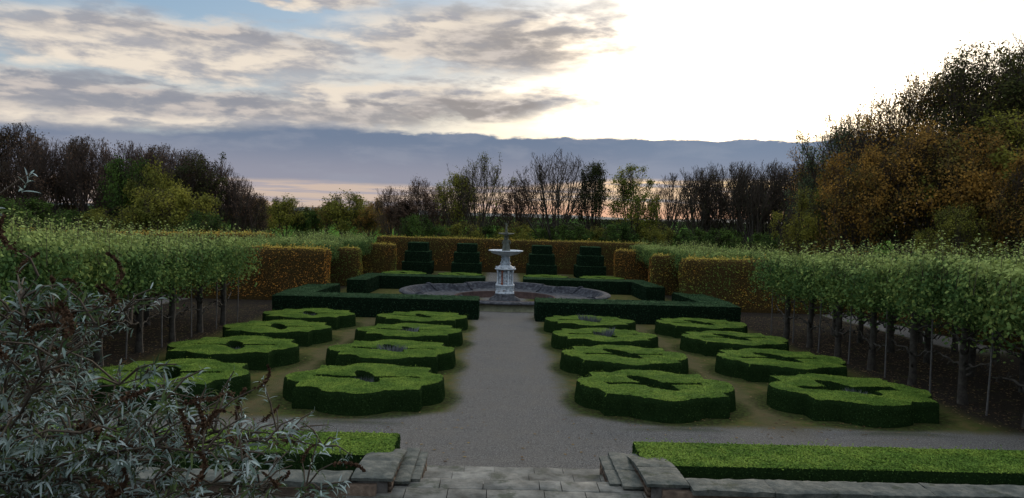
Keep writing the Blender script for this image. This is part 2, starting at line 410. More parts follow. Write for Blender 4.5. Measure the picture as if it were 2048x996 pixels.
# ------------------------------------------------------------------ box rosettes (barbed quatrefoils)
def rosette(seed, slot=(.20,.75), groove=(.07,1.25), hh=.5, dens=4600, size=.034):
    rng = np.random.RandomState(seed)
    n = 420; th = np.linspace(0, 2*PI, n, endpoint=False)
    c, s = np.cos(th), np.sin(th)
    a = 1.44
    rsq = a/np.maximum(np.abs(c), np.abs(s))
    rout = rsq.copy()
    for k in range(4):
        ph = k*PI/2; cc = .93; rr = 1.0
        dd = th-ph; bq = cc*np.cos(dd); disc = rr*rr - (cc*np.sin(dd))**2
        rl = np.where((disc > 0) & (np.cos(dd) > 0), bq+np.sqrt(np.maximum(disc,0)), 0)
        rout = np.maximum(rout, rl)
    rout += .03*np.sin(th*5+seed)+.02*np.sin(th*11+seed*2) 
    rin = np.full(n, .17)
    sx, sy = slot; gx, gw = groove[1], groove[0]
    skew = .40
    for (hx, hy, rot) in ((sx, sy, skew), (gx, gw, .06)):
        t2 = th-rot
        r1 = np.minimum(hx/np.maximum(np.abs(np.cos(t2)),1e-6), hy/np.maximum(np.abs(np.sin(t2)),1e-6))
        if rot == skew: r1 = 1/np.sqrt((np.cos(t2)/hx)**2 + (np.sin(t2)/hy)**2) * (1+.12*np.sin(3*t2+seed))
        rin = np.maximum(rin, r1)
    rin = np.minimum(rin, rout-.28)
    V = []; F = []
    nt_ = 9; nw = 6
    rows = []
    for j in range(nw):            # outer wall up
        rows.append((rout - .02*(j/nw), np.full(n, hh*j/nw)))
    rows.append((rout-.05, np.full(n, hh-.012)))
    for j in range(1, nt_):
        t = j/nt_; rows.append(((rout-.05)*(1-t)+(rin+.03)*t, np.full(n, hh)))
    rows.append((rin+.02, np.full(n, hh-.02)))
    for j in range(1, nw+1): rows.append((rin, np.full(n, hh*(1-j/nw))))
    for r, z in rows:
        for i in range(n): V.append((r[i]*c[i], r[i]*s[i], z[i]))
    for k in range(len(rows)-1):
        for i in range(n):
            i2 = (i+1)%n; F.append((k*n+i, k*n+i2, (k+1)*n+i2, (k+1)*n+i))
    V = np.array(V); F = np.array(F)
    bz = bumpy(V*1.0+seed, .02, 4, seed) + bumpy(V+seed, .012, 14, seed+3)
    top = V[:,2] > hh*.8
    V[:,2] += np.where(top, bz, 0); 
    rad = np.hypot(V[:,0], V[:,1]); out_ = rad > 1.2
    f = 1 + np.where(out_ & (V[:,2] > .02), bumpy(V+seed*2, .012, 6, seed+9), 0)
    V[:,0] *= f; V[:,1] *= f
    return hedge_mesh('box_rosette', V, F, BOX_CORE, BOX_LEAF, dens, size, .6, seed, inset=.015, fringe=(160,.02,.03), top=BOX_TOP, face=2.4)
RO = [rosette(1, slot=(.22,.80), groove=(.12,1.25)),
      rosette(2, slot=(.25,.86), groove=(.13,1.2)),
      rosette(3, slot=(.27,1.05), groove=(.14,1.15), size=.035),
      rosette(4, slot=(.36,.95), groove=(.27,1.2), size=.035)]
ROWN = ['nearest','second','third','farthest']
LAVM = []
for sd in range(3):
    rng = np.random.RandomState(40+sd); mb = M()
    n = 260; ang = rng.rand(n)*6.28; rr = np.sqrt(rng.rand(n))*.20
    for i in range(n):
        x, y = rr[i]*math.cos(ang[i]), rr[i]*math.sin(ang[i])*1.3
        h = .34+.24*rng.rand(); lx, ly = x*1.9+rng.normal()*.06, y*1.9+rng.normal()*.06
        w = .009
        mb.add([(x-w,y,0),(x+w,y,0),((x+lx)/2+w,(y+ly)/2,h*.6),(lx,ly,h)], [(0,1,2,3)])
        mb.add([(x,y-w,h*.2),(x,y+w,h*.2),((x+lx)/2,(y+ly)/2+w*1.6,h*.7),(lx,ly,h*1.02)], [(0,1,2,3)])
    LAVM.append(mb.mesh('lavender_clump', [LAV]))
lavlist = {('L',0,0):(0,-.1,0,.8),('L',0,1):(0,-.15,0,1.05),('L',0,2):(0,-.1,-.25,1.0),('R',0,2):(0,0,0,1.2),('R',0,3):(0,0,0,1.2),('R',1,0):(0,.2,-.2,.85),('L',1,1):(0,0,0,.7),('L',1,3):(0,0,0,.85)}
colx = {('L',0):-3.49, ('R',0):3.49, ('L',1):-8.22, ('R',1):8.22}
for r in range(4):
    y = 18.42 + 4.555*r
    for (sd, cc), x in colx.items():
        var = {('L',0):0,('L',1):1,('R',0):0,('R',1):1}[(sd,cc)]
        if r < 2: var = 2 if (sd == 'R' and cc == 0) else var
        if sd == 'R' and cc == 1: var = 3 if r == 0 else 2
        o = obj('box_rosette', RO[var], loc=(x, y, gz(y)), rz=(0 if (r+cc) % 2 == 0 else PI) + random.Random(r*7+cc).uniform(-.03,.03))
        o.rotation_euler = (math.atan(-.0248), 0, o.rotation_euler[2])
        # keep the tilt about world x
        o.rotation_mode = 'QUATERNION'; o.rotation_quaternion = Quaternion((1,0,0), math.atan(-.0248)) @ Quaternion((0,0,1), PI if (sd=='L' and var<2) else 0)
        sidew = 'left' if sd == 'L' else 'right'
        wh = ('beside the central path' if cc == 0 else 'by the pleached limes')
        tag(o, f'box rosette in the {ROWN[r]} row, {sidew} side, {wh}', 'hedge', 'box rosettes in rows either side of the gravel path')
        k = (sd, cc, r)
        if k in lavlist:
            _, dx, dy, s_ = lavlist[k]
            l = obj('lavender_clump', LAVM[(r+cc) % 3], loc=(x+dx*.5, y+dy, gz(y)), rz=r*1.3, sc3=(s_*.75, s_, s_*1.05))
            tag(l, f'grey lavender in the {ROWN[r]} row rosette, {sidew} side, {wh}', 'plant', 'lavender clumps inside the box rosettes')
for sd, xx in (('left',-8.3),('left',-3.6),('right',3.6),('right',8.3)):
    y = 64.5
    o = obj('box_rosette', RO[0 if abs(xx) < 5 else 1], loc=(xx, y, gz(y)), rz=0)
    tag(o, f'small looking clipped box rosette beyond the fountain, {sd} side, {"next to the path" if abs(xx)<5 else "away from the path"}', 'hedge', 'box rosettes beyond the fountain')

# front box hedges behind the low walls
def box_hedge(x0, x1, y0, y1, z0, H, seed, label):
    V, F = rounded_grid_box(x1-x0, y1-y0, H, .09, seed, .028, .05)
    # brightened top colour is tied to height .5, so mesh height is measured from there
    V[:,2] += .5 - H
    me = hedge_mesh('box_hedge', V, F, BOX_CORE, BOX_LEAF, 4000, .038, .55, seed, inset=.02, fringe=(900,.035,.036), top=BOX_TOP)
    o = obj('box_hedge', me, loc=((x0+x1)/2, (y0+y1)/2, z0 - .5 + H))
    return tag(o, label, 'hedge', 'low box hedges behind the garden walls')
box_hedge(1.95, 11.5, 11.62, 12.88, .14, .58, 21, 'low flat-topped box hedge behind the wall right of the steps')
box_hedge(-11.5, -1.98, 11.82, 13.05, .14, .58, 22, 'low flat-topped box hedge behind the wall left of the steps')

# ------------------------------------------------------------------ yew hedges and stepped topiary
def yew_box(x0, x1, y0, y1, H, seed, label, name='yew_hedge', zb=None):
    V, F = rounded_grid_box(x1-x0, y1-y0, H, .16, seed, .022, .05)
    V[:,2] += .9 - H
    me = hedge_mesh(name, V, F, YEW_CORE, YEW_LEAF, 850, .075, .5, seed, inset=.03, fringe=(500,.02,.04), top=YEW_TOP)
    yc = (y0+y1)/2
    o = obj(name, me, loc=((x0+x1)/2, yc, (gz(yc) if zb is None else zb) - .9 + H - .04))
    o.rotation_euler = (math.atan(-.0248) if (y1-y0) > 3 else 0, 0, 0)
    return tag(o, label, 'hedge', 'dark yew hedges round the fountain court')
yew_box(-10.75, -1.25, 35.35, 37.2, .98, 31, 'long dark yew hedge in front of the fountain, left of the path')
yew_box(1.40, 10.9, 35.25, 37.1, .98, 32, 'long dark yew hedge in front of the fountain, right of the path')
yew_box(-10.9, -9.3, 37.25, 43.6, .98, 33, 'dark yew side hedge running back along the left of the fountain court')
yew_box(9.5, 11.1, 37.15, 43.4, .98, 34, 'dark yew side hedge running back along the right of the fountain court')
yew_box(-9.75, -8.55, 47.6, 53.0, .98, 35, 'short dark yew return hedge at the back left of the fountain court')
yew_box(8.85, 10.05, 47.6, 53.0, .98, 36, 'short dark yew return hedge at the back right of the fountain court')
yew_box(-9.75, -1.3, 53.05, 54.9, .98, 37, 'long dark yew hedge behind the fountain, left of the path')
yew_box(1.4, 10.05, 53.05, 54.9, .98, 38, 'long dark yew hedge behind the fountain, right of the path')
def topiary(x, y, seed, label):
    t = empty('stepped_topiary', (x, y, gz(y)-.04))
    for i, (w, z0, z1) in enumerate(((2.75,0,1.15),(2.35,1.14,2.12),(1.85,2.11,2.92))):
        V, F = rounded_grid_box(w, w, z1-z0, .16, seed+i, .02, .05)
        V[:,2] += .9 - (z1-z0)
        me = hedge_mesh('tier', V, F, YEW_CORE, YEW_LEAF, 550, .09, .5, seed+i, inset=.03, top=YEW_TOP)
        obj('tier', me, t, (0, 0, z1 - .9))
    tag(t, label, 'topiary', 'stepped yew topiaries before the far beech hedge')
topiary(-7.9, 72, 51, 'stepped dark yew topiary, leftmost of the four before the far hedge')
topiary(-3.35, 72, 54, 'stepped dark yew topiary, second from left, just left of the fountain')
topiary(3.65, 72, 57, 'stepped dark yew topiary, third from left, just right of the fountain')
topiary(8.2, 72, 60, 'stepped dark yew topiary, rightmost of the four before the far hedge')

# ------------------------------------------------------------------ beech hedges
def beech(x0, x1, y0, y1, H, seed, kind, label, dens=430, lvl=None, step=.3):
    V, F = rounded_grid_box(x1-x0, y1-y0, H, step, seed, .08, .30)
    V[:,2] += 2.7 - H
    me = hedge_mesh('beech_hedge', V, F, BEECH_CORE, BEECH[kind], dens, .10, .62, seed, inset=.06, droop=.15, face=.9,
                    fringe=(int((x1-x0)*(y1-y0)*14)+60, .12, .09))
    yc = (y0+y1)/2
    o = obj('beech_hedge', me, loc=((x0+x1)/2, yc, gz(yc) - 2.7 + H - .05))
    if y1-y0 > 6: o.rotation_euler = (math.atan(-.0248), 0, 0)
    return tag(o, label, 'hedge', 'tall autumn beech hedges')
beech(-18.2, -10.0, 42.6, 44.4, 2.95, 71, 'orange', 'tall orange-brown beech hedge block, nearest on the left of the fountain')
beech(-18.2, -10.3, 54.6, 56.3, 2.75, 72, 'olive', 'tall yellow-green beech hedge block, second on the left, behind the orange one')
beech(-16.5, -9.6, 68.2, 69.8, 2.75, 73, 'mixed', 'tall brown beech hedge block, farthest on the left beside the stepped topiary')
beech(10.05, 18.4, 42.4, 44.2, 2.95, 74, 'olive', 'tall green and brown beech hedge block, nearest on the right of the fountain')
beech(10.4, 18.4, 53.6, 55.3, 2.85, 75, 'mixed', 'tall gold-green beech hedge block, second on the right, partly hidden by the nearest')
beech(9.9, 16.5, 67.2, 68.8, 2.8, 76, 'orange', 'tall red-brown beech hedge block, farthest on the right beside the stepped topiary')
beech(-12.5, 14.5, 75.6, 77.2, 3.3, 77, 'mixed', 'long autumn beech hedge across the far end of the garden', dens=300)
beech(-21.0, -19.4, 20, 66, 3.55, 78, 'orange', 'long orange-topped beech hedge down the far left side, behind the limes', dens=200, step=.5)
beech(19.6, 21.2, 20, 66, 2.9, 79, 'mixed', 'long beech hedge down the far right side, behind the limes', dens=200, step=.5)

# ------------------------------------------------------------------ pleached limes
def lime_variant(seed, W=2.45):
    rng = np.random.RandomState(seed); rd = random.Random(seed)
    tm = M()
    pts = []; x = 0; y = 0
    for i in range(8):
        z = i*.40; pts.append((x, y, z)); x += rd.uniform(-.03,.03); y += rd.uniform(-.02,.02)
    tm.tube(pts, [.12,.095,.09,.095,.085,.08,.06,.04], 8)
    for i in range(9):   # knuckles where side shoots were pruned off
        z = rd.uniform(.5, 2.2); a = rd.uniform(0, 6.28)
        tm.tube([(.06*math.cos(a), .06*math.sin(a), z), (.13*math.cos(a), .13*math.sin(a), z+.04), (.19*math.cos(a), .17*math.sin(a), z+.10)], [.045,.035,.012], 5)
    bm_ = M()
    for z0 in (.85, 1.45, 2.05):
        for s in (-1, 1):
            p = [(0,0,z0)]; px, pz, py = 0, z0, 0
            n = 8
            for i in range(n):
                px += s*W*.5/n; pz += rd.uniform(-.055,.075)+.015; py += rd.uniform(-.035,.035); p.append((px, py, pz))
                if rd.random() < .75:
                    dz = rd.choice((-1,1))*rd.uniform(.06,.16); dx = rd.uniform(-.06,.06)
                    bm_.tube([(px,py,pz),(px+dx*.5,py+rd.uniform(-.08,.08),pz+dz*.5),(px+dx,py+rd.uniform(-.12,.12),pz+dz)], [.02,.018,.006], 4)
            bm_.tube(p, [.032-.0022*i for i in range(n+1)], 5)
    cm = M()
    n = 6200
    # leafy head: a long clipped box with ragged shoots on top
    P = np.stack([rng.uniform(-W*.54, W*.54, n), np.clip(rng.normal(size=n)*.55,-1.05,1.05), 1.92 + 1.32*rng.rand(n)**.75], 1)
    cl = bumpy(P+seed*5, 1, 4.5, seed)
    P = P[(cl > -.35) | (rng.rand(n) < .3)]
    P[:,2] += bumpy(P*[1,1,0]+seed*3, .16, 3.5, seed+2)
    d = P - np.array([0,0,2.9]); d[:,0] *= .3; N = d/np.linalg.norm(d,axis=1)[:,None]
    leaves(cm, P, N, .088, .8, rng, 0, spread=.5, droop=.25)
    for i in range(56):   # upright shoots
        x0, y0 = rng.uniform(-W*.5, W*.5), rng.normal()*.5; z0 = 3.1; h = .12+rng.rand()**2*.7
        lean = rng.normal(size=2)*.15
        k = 9; t = np.linspace(0,1,k)
        Q = np.stack([x0+lean[0]*t, y0+lean[1]*t, z0+h*t], 1) + rng.normal(size=(k,3))*.035
        leaves(cm, Q, np.tile([0,0,1.0],(k,1)), .078, .75, rng, 0, spread=.3, droop=.1)
        cm.tube([(x0,y0,z0-.4),(x0+lean[0],y0+lean[1],z0+h)], [.008,.003], 3, 1)
    for i in range(95):   # hanging shoots below
        x0, y0 = rng.uniform(-W*.5, W*.5), rng.normal()*.4; k = 6
        Q = np.stack([np.full(k,x0), np.full(k,y0), 2.15-np.linspace(0,1,k)*rng.uniform(.15,.85)], 1)+rng.normal(size=(k,3))*.05
        leaves(cm, Q, np.tile([0,0,-1.0],(k,1)), .09, .75, rng, 0, spread=.3)
    return tm.mesh('trunk', [BARK], True), bm_.mesh('branches', [BARK]), cm.mesh('crown', [LIME_LEAF, TWIG])
LV = [lime_variant(100+i) for i in range(5)]
def lime(x, y, i, label, group, sc_=1.0):
    rd = random.Random(int(x*10)*1000+int(y*10))
    t = empty('pleached_lime', (x, y, gz(y)-.02), (PI/2 if rd.random() < .5 else -PI/2))
    v = LV[i % 5]
    obj('trunk', v[0], t); obj('branches', v[1], t); obj('crown', v[2], t)
    t.scale = (1, rd.uniform(1.05,1.2), sc_*rd.uniform(.97,1.04))
    return tag(t, label, 'tree', group)
RNAME = ['front row', 'middle row', 'back row']
k = 0
for s, sn in ((-1,'left'),(1,'right')):
    for ri, X in enumerate((11.55, 14.3, 17.0)):
        for j in range(8 if ri == 0 else 9):
            y = 14.4 + 2.42*j + ri*.5 - (1.2 if ri else 0)
            lime(s*X, y, k, f'pleached lime, {ORD[j]} from the steps in the {RNAME[ri]} on the {sn} side', 'pleached limes beside the box rosettes',
                 1.12 - .014*j + .02*ri); k += 1
    for ri, X in enumerate((12.8, 16.2)):
        for j in range(8):
            y = 46.6 + (7.3/2.6)*j + (3 if j > 3 else 0)
            lime(s*X, y, k, f'far pleached lime behind the beech blocks, {ORD[j]} of the {"inner" if ri==0 else "outer"} row, {sn} side', 'pleached limes behind the beech blocks', 1.0); k += 1
# stakes in the front rows
stk = M(); stk.tube([(0,0,0),(.01,0,1.2),(.0,.01,2.45)], [.022,.022,.020], 6); stk.lathe([(.0,2.46),(.02,2.455),(.021,2.44)], 6)
SM = stk.mesh('tree_stake', [STAKE])
for s, sn in ((-1,'left'),(1,'right')):
    for j in range(8):
        y = 14.4 + 2.42*j + 1.15
        o = obj('tree_stake', SM, loc=(s*11.35, y, gz(y)-.02)); o.rotation_euler = (0, R_(random.Random(j+s).uniform(-1.5,1.5)), 0)
        tag(o, f'thin grey stake in the front lime row on the {sn} side, {ORD[j]} from the steps', 'stake', 'tree stakes in the lime rows')

# ------------------------------------------------------------------ fallen leaves
LIT = leaf_mat('fallen_leaf', [(.05,.028,.014),(.10,.06,.03),(.17,.12,.05),(.09,.06,.035)], patch=.6, tr=.0)
rng = np.random.RandomState(5); mb = M()
P = []
for s in (-1, 1):
    n = 5200; P.append(np.stack([s*rng.uniform(10.6, 17.5, n), rng.uniform(14.5, 40, n), np.zeros(n)], 1))
    n = 260; P.append(np.stack([s*np.abs(5.9+rng.normal(size=n)*1.6), rng.uniform(16, 37, n), np.zeros(n)], 1))
    n = 160; P.append(np.stack([s*rng.uniform(.8, 9, n), rng.uniform(13.2, 17, n), np.zeros(n)], 1))
    n = 500; P.append(np.stack([s*rng.uniform(2, 9, n), rng.uniform(38, 52, n), np.zeros(n)], 1))
n = 50; P.append(np.stack([rng.uniform(-1.4, 1.4, n), rng.uniform(13.2, 38, n), np.zeros(n)], 1))
P = np.concatenate(P); P[:,2] = [gz(v)+.014 for v in P[:,1]]
n = len(P); a = rng.rand(n)*6.28; s_ = .022+.026*rng.rand(n); tl = rng.normal(size=(n,2))*.008
d = np.stack([np.cos(a), np.sin(a), np.zeros(n)],1); w = np.stack([-np.sin(a), np.cos(a), np.zeros(n)],1)
V = np.stack([P-d*s_[:,None], P+w*s_[:,None]*.6+[0,0,.006], P+d*s_[:,None], P-w*s_[:,None]*.6+[0,0,.004]],1).reshape(-1,3)
mb.add(V, np.arange(4*n).reshape(n,4))
o = obj('fallen_leaves', mb.mesh('fallen_leaves', [LIT])); tag(o, 'scattered brown and yellow leaves lying on the soil under the limes and on the paths', 'leaves', kind='stuff')

# ------------------------------------------------------------------ fountain
FX, FY = .05, 45.4
fz = gz(FY)
basin_root = empty('fountain_basin', (FX, FY, fz))
def basin_r(t):
    """rosette outline: four big lobes joined by short diagonal segments"""
    best = None
    t = (t + PI/4) % (PI/2) - PI/4, t
    d, full = t
    q = int(round((full % (2*PI)) / (PI/2))) % 4
    half = R_(45) if q % 2 == 0 else R_(31)
    big = 5.8
    lo = 4.7
    dd = abs(d)
    if dd < half:
        return lo + (big-lo)*max(0.0, 1-(dd/half)**2)**.5 + .18
    return lo
def sweep(prof, mats_i, k=360, fixed=None):
    V = []; F = []
    for off, z, fx in prof:
        for j in range(k):
            t = 2*PI*j/k; r = fx if fx is not None else basin_r(t)+off
            V.append((r*math.cos(t), r*math.sin(t), z))
    for i in range(len(prof)-1):
        for j in range(k): F.append((i*k+j, i*k+(j+1)%k, (i+1)*k+(j+1)%k, (i+1)*k+j))
    mb = M(); mb.add(V, F, mats_i); return mb
m1 = sweep([(.22,0,None),(.22,.10,None),(.14,.13,None),(.10,.14,None),(.08,.48,None),(.12,.50,None)], 0)
obj('outer_wall', m1.mesh('outer_wall', [BASIN_OUT], False), basin_root)
m2 = sweep([(.12,.50,None),(.24,.52,None),(.27,.56,None),(.22,.61,None),(.08,.66,None),(-.08,.67,None),(-.18,.64,None)], 0)
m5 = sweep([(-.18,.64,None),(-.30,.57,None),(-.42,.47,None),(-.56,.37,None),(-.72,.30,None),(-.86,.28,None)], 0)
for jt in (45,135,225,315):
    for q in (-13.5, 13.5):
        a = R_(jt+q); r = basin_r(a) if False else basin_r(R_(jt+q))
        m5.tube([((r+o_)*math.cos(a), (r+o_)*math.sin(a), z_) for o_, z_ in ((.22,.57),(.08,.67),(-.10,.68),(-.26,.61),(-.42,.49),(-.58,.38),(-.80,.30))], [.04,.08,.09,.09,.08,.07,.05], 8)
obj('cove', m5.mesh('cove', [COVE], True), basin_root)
obj('rim', m2.mesh('rim', [BASIN], True), basin_root)
m3 = sweep([(-.86,.28,None),(-.9,.275,None),(0,.27,3.2),(0,.27,3.0)], 0)
obj('ledge', m3.mesh('ledge', [BASIN], False), basin_root)
m4 = sweep([(0,.27,3.0),(0,.33,2.99),(0,.34,2.90),(0,.29,2.86),(0,-.10,2.82),(0,-.12,2.7),(0,-.12,.2)], 0)
obj('pit', m4.mesh('pit', [PIT], False), basin_root)
tag(basin_root, 'wide lobed grey stone fountain basin with coved mossy rim', 'basin')

ft = empty('fountain', (FX-.02, FY, fz-.12))
mb = M(); mb.lathe([(1.12,0),(1.12,.14),(1.02,.16),(.95,.3),(.72,.42),(.66,.46),(.62,.62),(.0,.62)], 8, phase=PI/8)
obj('stepped_base', mb.mesh('stepped_base', [BASIN]), ft)
Z0 = .62
mb = M(); mb.lathe([(.60,Z0),(.60,Z0+.08),(.56,Z0+.12),(.56,Z0+.42),(.60,Z0+.46),(.60,Z0+.52),(.44,Z0+.54),(0,Z0+.54)], 8, phase=PI/8)
for k in range(8):   # relief panels on the plinth
    a = k*PI/4; c, s = math.cos(a), math.sin(a)
    r = .60*math.cos(PI/8)-.02
    V = []
    for (u, w) in ((-.13,Z0+.16),(.13,Z0+.16),(.13,Z0+.38),(-.13,Z0+.38)):
        V.append((c*r-s*u, s*r+c*u, w))
    V2 = [(v[0]+c*.0, v[1]+s*.0, v[2]) for v in V]
    mb.tube([V[0],V[1],V[2],V[3],V[0]], [.014]*5, 4)
    mb.tube([(c*r-s*(-.07), s*r+c*(-.07), Z0+.27),(c*r*1.03, s*r*1.03, Z0+.24),(c*r-s*.07, s*r+c*.07, Z0+.27)], [.012,.025,.012], 4)
obj('plinth', mb.mesh('plinth', [IRONW]), ft)
Z1 = Z0+.54
pd = empty('pedestal', (0,0,0)); pd.parent = ft
mb = M(); mb.lathe([(.40,Z1),(.40,Z1+.84),(.0,Z1+.84)], 8, phase=PI/8)
obj('core', mb.mesh('core', [IRONW]), pd)
for k in range(8):
    a = k*PI/4; c, s = math.cos(a), math.sin(a); mb = M(); r = .40*math.cos(PI/8)+.012
    pts = []
    for i in range(17):
        t = 2*PI*i/16; u, w = .11*math.sin(t), Z1+.44+.24*math.cos(t)
        pts.append((c*r-s*u, s*r+c*u, w))
    mb.tube(pts, [.022]*17, 5)
    mb.tube([(c*r, s*r, Z1+.34),(c*(r+.03), s*(r+.03), Z1+.46),(c*(r+.03)-s*.03, s*(r+.03)+c*.03, Z1+.56),(c*r, s*r, Z1+.64)], [.02,.05,.045,.015], 6)
    mb.tube([(c*r-s*.1, s*r+c*.1, Z1+.12),(c*(r+.02), s*(r+.02), Z1+.08),(c*r+s*.1, s*r-c*.1, Z1+.12)], [.012,.03,.012], 5)
    obj('relief', mb.mesh('relief', [IRONW]), pd)
for k in range(8):
    a = k*PI/4+PI/8; c, s = math.cos(a), math.sin(a); mb = M()
    mb.lathe([(.075,Z1),(.075,Z1+.06),(.045,Z1+.1),(.042,Z1+.68),(.07,Z1+.74),(.075,Z1+.84),(.0,Z1+.84)], 8, (c*.47, s*.47, 0))
    obj('column', mb.mesh('column', [RUST if k == 5 else IRONW], True), pd)
Z2 = Z1+.84
mb = M(); mb.lathe([(.50,Z2),(.62,Z2+.03),(.64,Z2+.09),(.54,Z2+.12),(.50,Z2+.16),(.40,Z2+.24),(.30,Z2+.30),(.26,Z2+.34)], 16, phase=PI/16)
for k in range(8):
    a = k*PI/4+PI/8; c, s = math.cos(a), math.sin(a)
    mb.tube([(c*.56,s*.56,Z2+.10),(c*.60,s*.60,Z2+.17),(c*.50,s*.50,Z2+.20)], [.035,.04,.012], 6)
obj('cornice', mb.mesh('cornice', [IRONW], False), ft)
Z3 = Z2+.34
mb = M(); mb.lathe([(.27,Z3),(.31,Z3+.04),(.28,Z3+.10),(.24,Z3+.18),(.22,Z3+.34),(.20,Z3+.40),(.25,Z3+.44),(.22,Z3+.47),(.26,Z3+.50)], 24,
        lobes=lambda t: 1+.06*math.cos(8*t))
for k in range(4):
    a = k*PI/2+PI/4; c, s = math.cos(a), math.sin(a)
    mb.tube([(c*.24,s*.24,Z3+.40),(c*.31,s*.31,Z3+.34),(c*.26,s*.26,Z3+.2),(c*.33,s*.33,Z3+.1)], [.03,.05,.04,.05], 6)
obj('shaft', mb.mesh('shaft', [IRONW], True), ft)
Z4 = Z3+.50
mb = M(); mb.lathe([(.24,Z4),(.45,Z4+.05),(.72,Z4+.12),(.84,Z4+.18),(.86,Z4+.24),(.98,Z4+.27),(1.02,Z4+.31),(.97,Z4+.33),(.86,Z4+.30),(.6,Z4+.22),(.0,Z4+.18)], 64,
        lobes=lambda t: 1+.018*math.cos(24*t))
obj('lower_bowl', mb.mesh('lower_bowl', [IRONW], True), ft)
# figures standing back to back under the upper dish
fg = M()
def figure(mb, ox, oy, z, s, face):
    c, sn = math.cos(face), math.sin(face)
    def P(u, v, w): return (ox + (c*u - sn*v)*s, oy + (sn*u + c*v)*s, z + w*s)
    # draped skirt, torso, head: one run of rings
    prof = [(.17,0),(.19,.03),(.15,.25),(.12,.45),(.105,.55),(.085,.62),(.105,.72),(.115,.80),(.05,.86),(.035,.89),(.055,.93),(.065,.98),(.05,1.04),(.01,1.07)]
    V = []; F = []; k = 12
    for r, w in prof:
        for j in range(k):
            t = 2*PI*j/k; q = 1+(.18*math.cos(5*t) if w < .5 else 0)
            V.append(P(r*q*math.cos(t)*.85, r*q*math.sin(t), w))
    for i in range(len(prof)-1):
        for j in range(k): F.append((i*k+j, i*k+(j+1)%k, (i+1)*k+(j+1)%k, (i+1)*k+j))
    mb.add(V, F)
    mb.tube([P(0,.11,.80),P(.03,.17,.66),P(.10,.13,.56)], [.036,.03,.02], 6)
    mb.tube([P(0,-.11,.80),P(.02,-.17,.92),P(.0,-.12,1.08)], [.036,.03,.02], 6)
figure(fg, .10, -.04, Z4+.19, .92, -PI/2+.3); figure(fg, -.09, .02, Z4+.19, .90, PI*.8)
fg.lathe([(.22,Z4+.17),(.20,Z4+.27),(.06,Z4+.30),(.05,Z4+1.16),(.11,Z4+1.22)], 10)
obj('statue_group', fg.mesh('statue_group', [IRONG], True), ft)
Z5 = Z4+1.2
mb = M(); mb.lathe([(.08,Z5),(.22,Z5+.05),(.42,Z5+.09),(.48,Z5+.12),(.45,Z5+.14),(.3,Z5+.12),(.0,Z5+.10)], 40)
obj('upper_bowl', mb.mesh('upper_bowl', [IRONG], True), ft)
mb = M(); mb.lathe([(.10,Z5+.10),(.13,Z5+.16),(.06,Z5+.22),(.09,Z5+.28),(.05,Z5+.32)], 12)
figure(mb, 0, 0, Z5+.30, .40, -PI/2)
mb.tube([(.05,0,Z5+.66),(.11,-.02,Z5+.74),(.10,-.02,Z5+.84)], [.02,.018,.02], 5)
mb.tube([(-.05,0,Z5+.66),(-.12,0,Z5+.70),(-.10,-.03,Z5+.80)], [.02,.018,.012], 5)
obj('finial', mb.mesh('finial', [IRONG], True), ft)
tag(ft, 'tiered white painted iron fountain with octagonal pedestal, dish and small statue on top', 'fountain')

# ------------------------------------------------------------------ steps, landing, walls
def slab(mb, x0, x1, y0, y1, z0, z1, rd, chip=.012):
    """worn stone slab with slightly uneven edges"""
    n = 5; V = []; F = []
    def e(a): return rd.uniform(-chip, chip)*a
    top = []
    xs_ = [x0+(x1-x0)*i/n for i in range(n+1)]
    for i, x in enumerate(xs_):
        ex = e(.6) if 0 < i < n else 0
        top.append((x, y0+e(1), z1-.004)); 
    for i, x in enumerate(xs_): top.append((x, y0+.02, z1+e(.3)))
    for i, x in enumerate(xs_): top.append((x, y1-.02, z1+e(.3)))
    for i, x in enumerate(xs_): top.append((x, y1+e(1), z1-.004))
    for i, x in enumerate(xs_): top.append((x, y1, z0))
    for i, x in enumerate(xs_): top.append((x, y0, z0))
    m = n+1
    for r in range(3):
        for i in range(n): F.append((r*m+i, r*m+i+1, (r+1)*m+i+1, (r+1)*m+i))
    for i in range(n): F.append((3*m+i, 3*m+i+1, 4*m+i+1, 4*m+i)); F.append((5*m+i, 5*m+i+1, i+1, i))
    mb.add(top, F)
    # ends
    for i in (0, n): mb.add([top[i], top[m+i], top[2*m+i], top[3*m+i], top[4*m+i], top[5*m+i]], [(0,1,2,3),(0,3,4,5)])
rd = random.Random(9)
st = empty('stone_steps', (0, 12, .1))
def row(parts, y0, y1, z0, z1, cuts, name='step'):
    mb = M()
    for a, b in zip(cuts[:-1], cuts[1:]): slab(mb, a+.004, b-.004, y0, y1, z0, z1, rd)
    o = obj(name, mb.mesh(name, [STONE]), st); o.location = (0, -12, -.1); return o
row(st, 12.05, 12.76, .05, .26, [-1.50,-.86,-.36,.30,.78,1.46])
row(st, 11.29, 12.05, .05, .405, [-1.72,-1.02,-.42,.18,.88,1.30,1.62])
tag(st, 'two broad shallow worn stone steps down to the gravel path', 'steps')
pav = M()
for (a, b, y0, y1) in ((-1.80,-1.15,10.86,11.28),(-1.15,-.52,10.86,11.28),(-.52,.30,10.86,11.28),(.30,.62,10.86,11.28),(.62,1.16,10.86,11.28),(1.16,1.86,10.86,11.28)):
    slab(pav, a+.006, b-.006, y0+.006, y1-.006, .3, .56, rd, .02)
for j in range(5):
    y1 = 10.86-.42*j; x = -2.4+.3*(j % 2)
    while x < 2.4:
        w = rd.uniform(.5,.85); slab(pav, x+.006, x+w-.006, y1-.42+.006, y1-.006, .3, .56+rd.uniform(-.006,.004), rd, .014); x += w
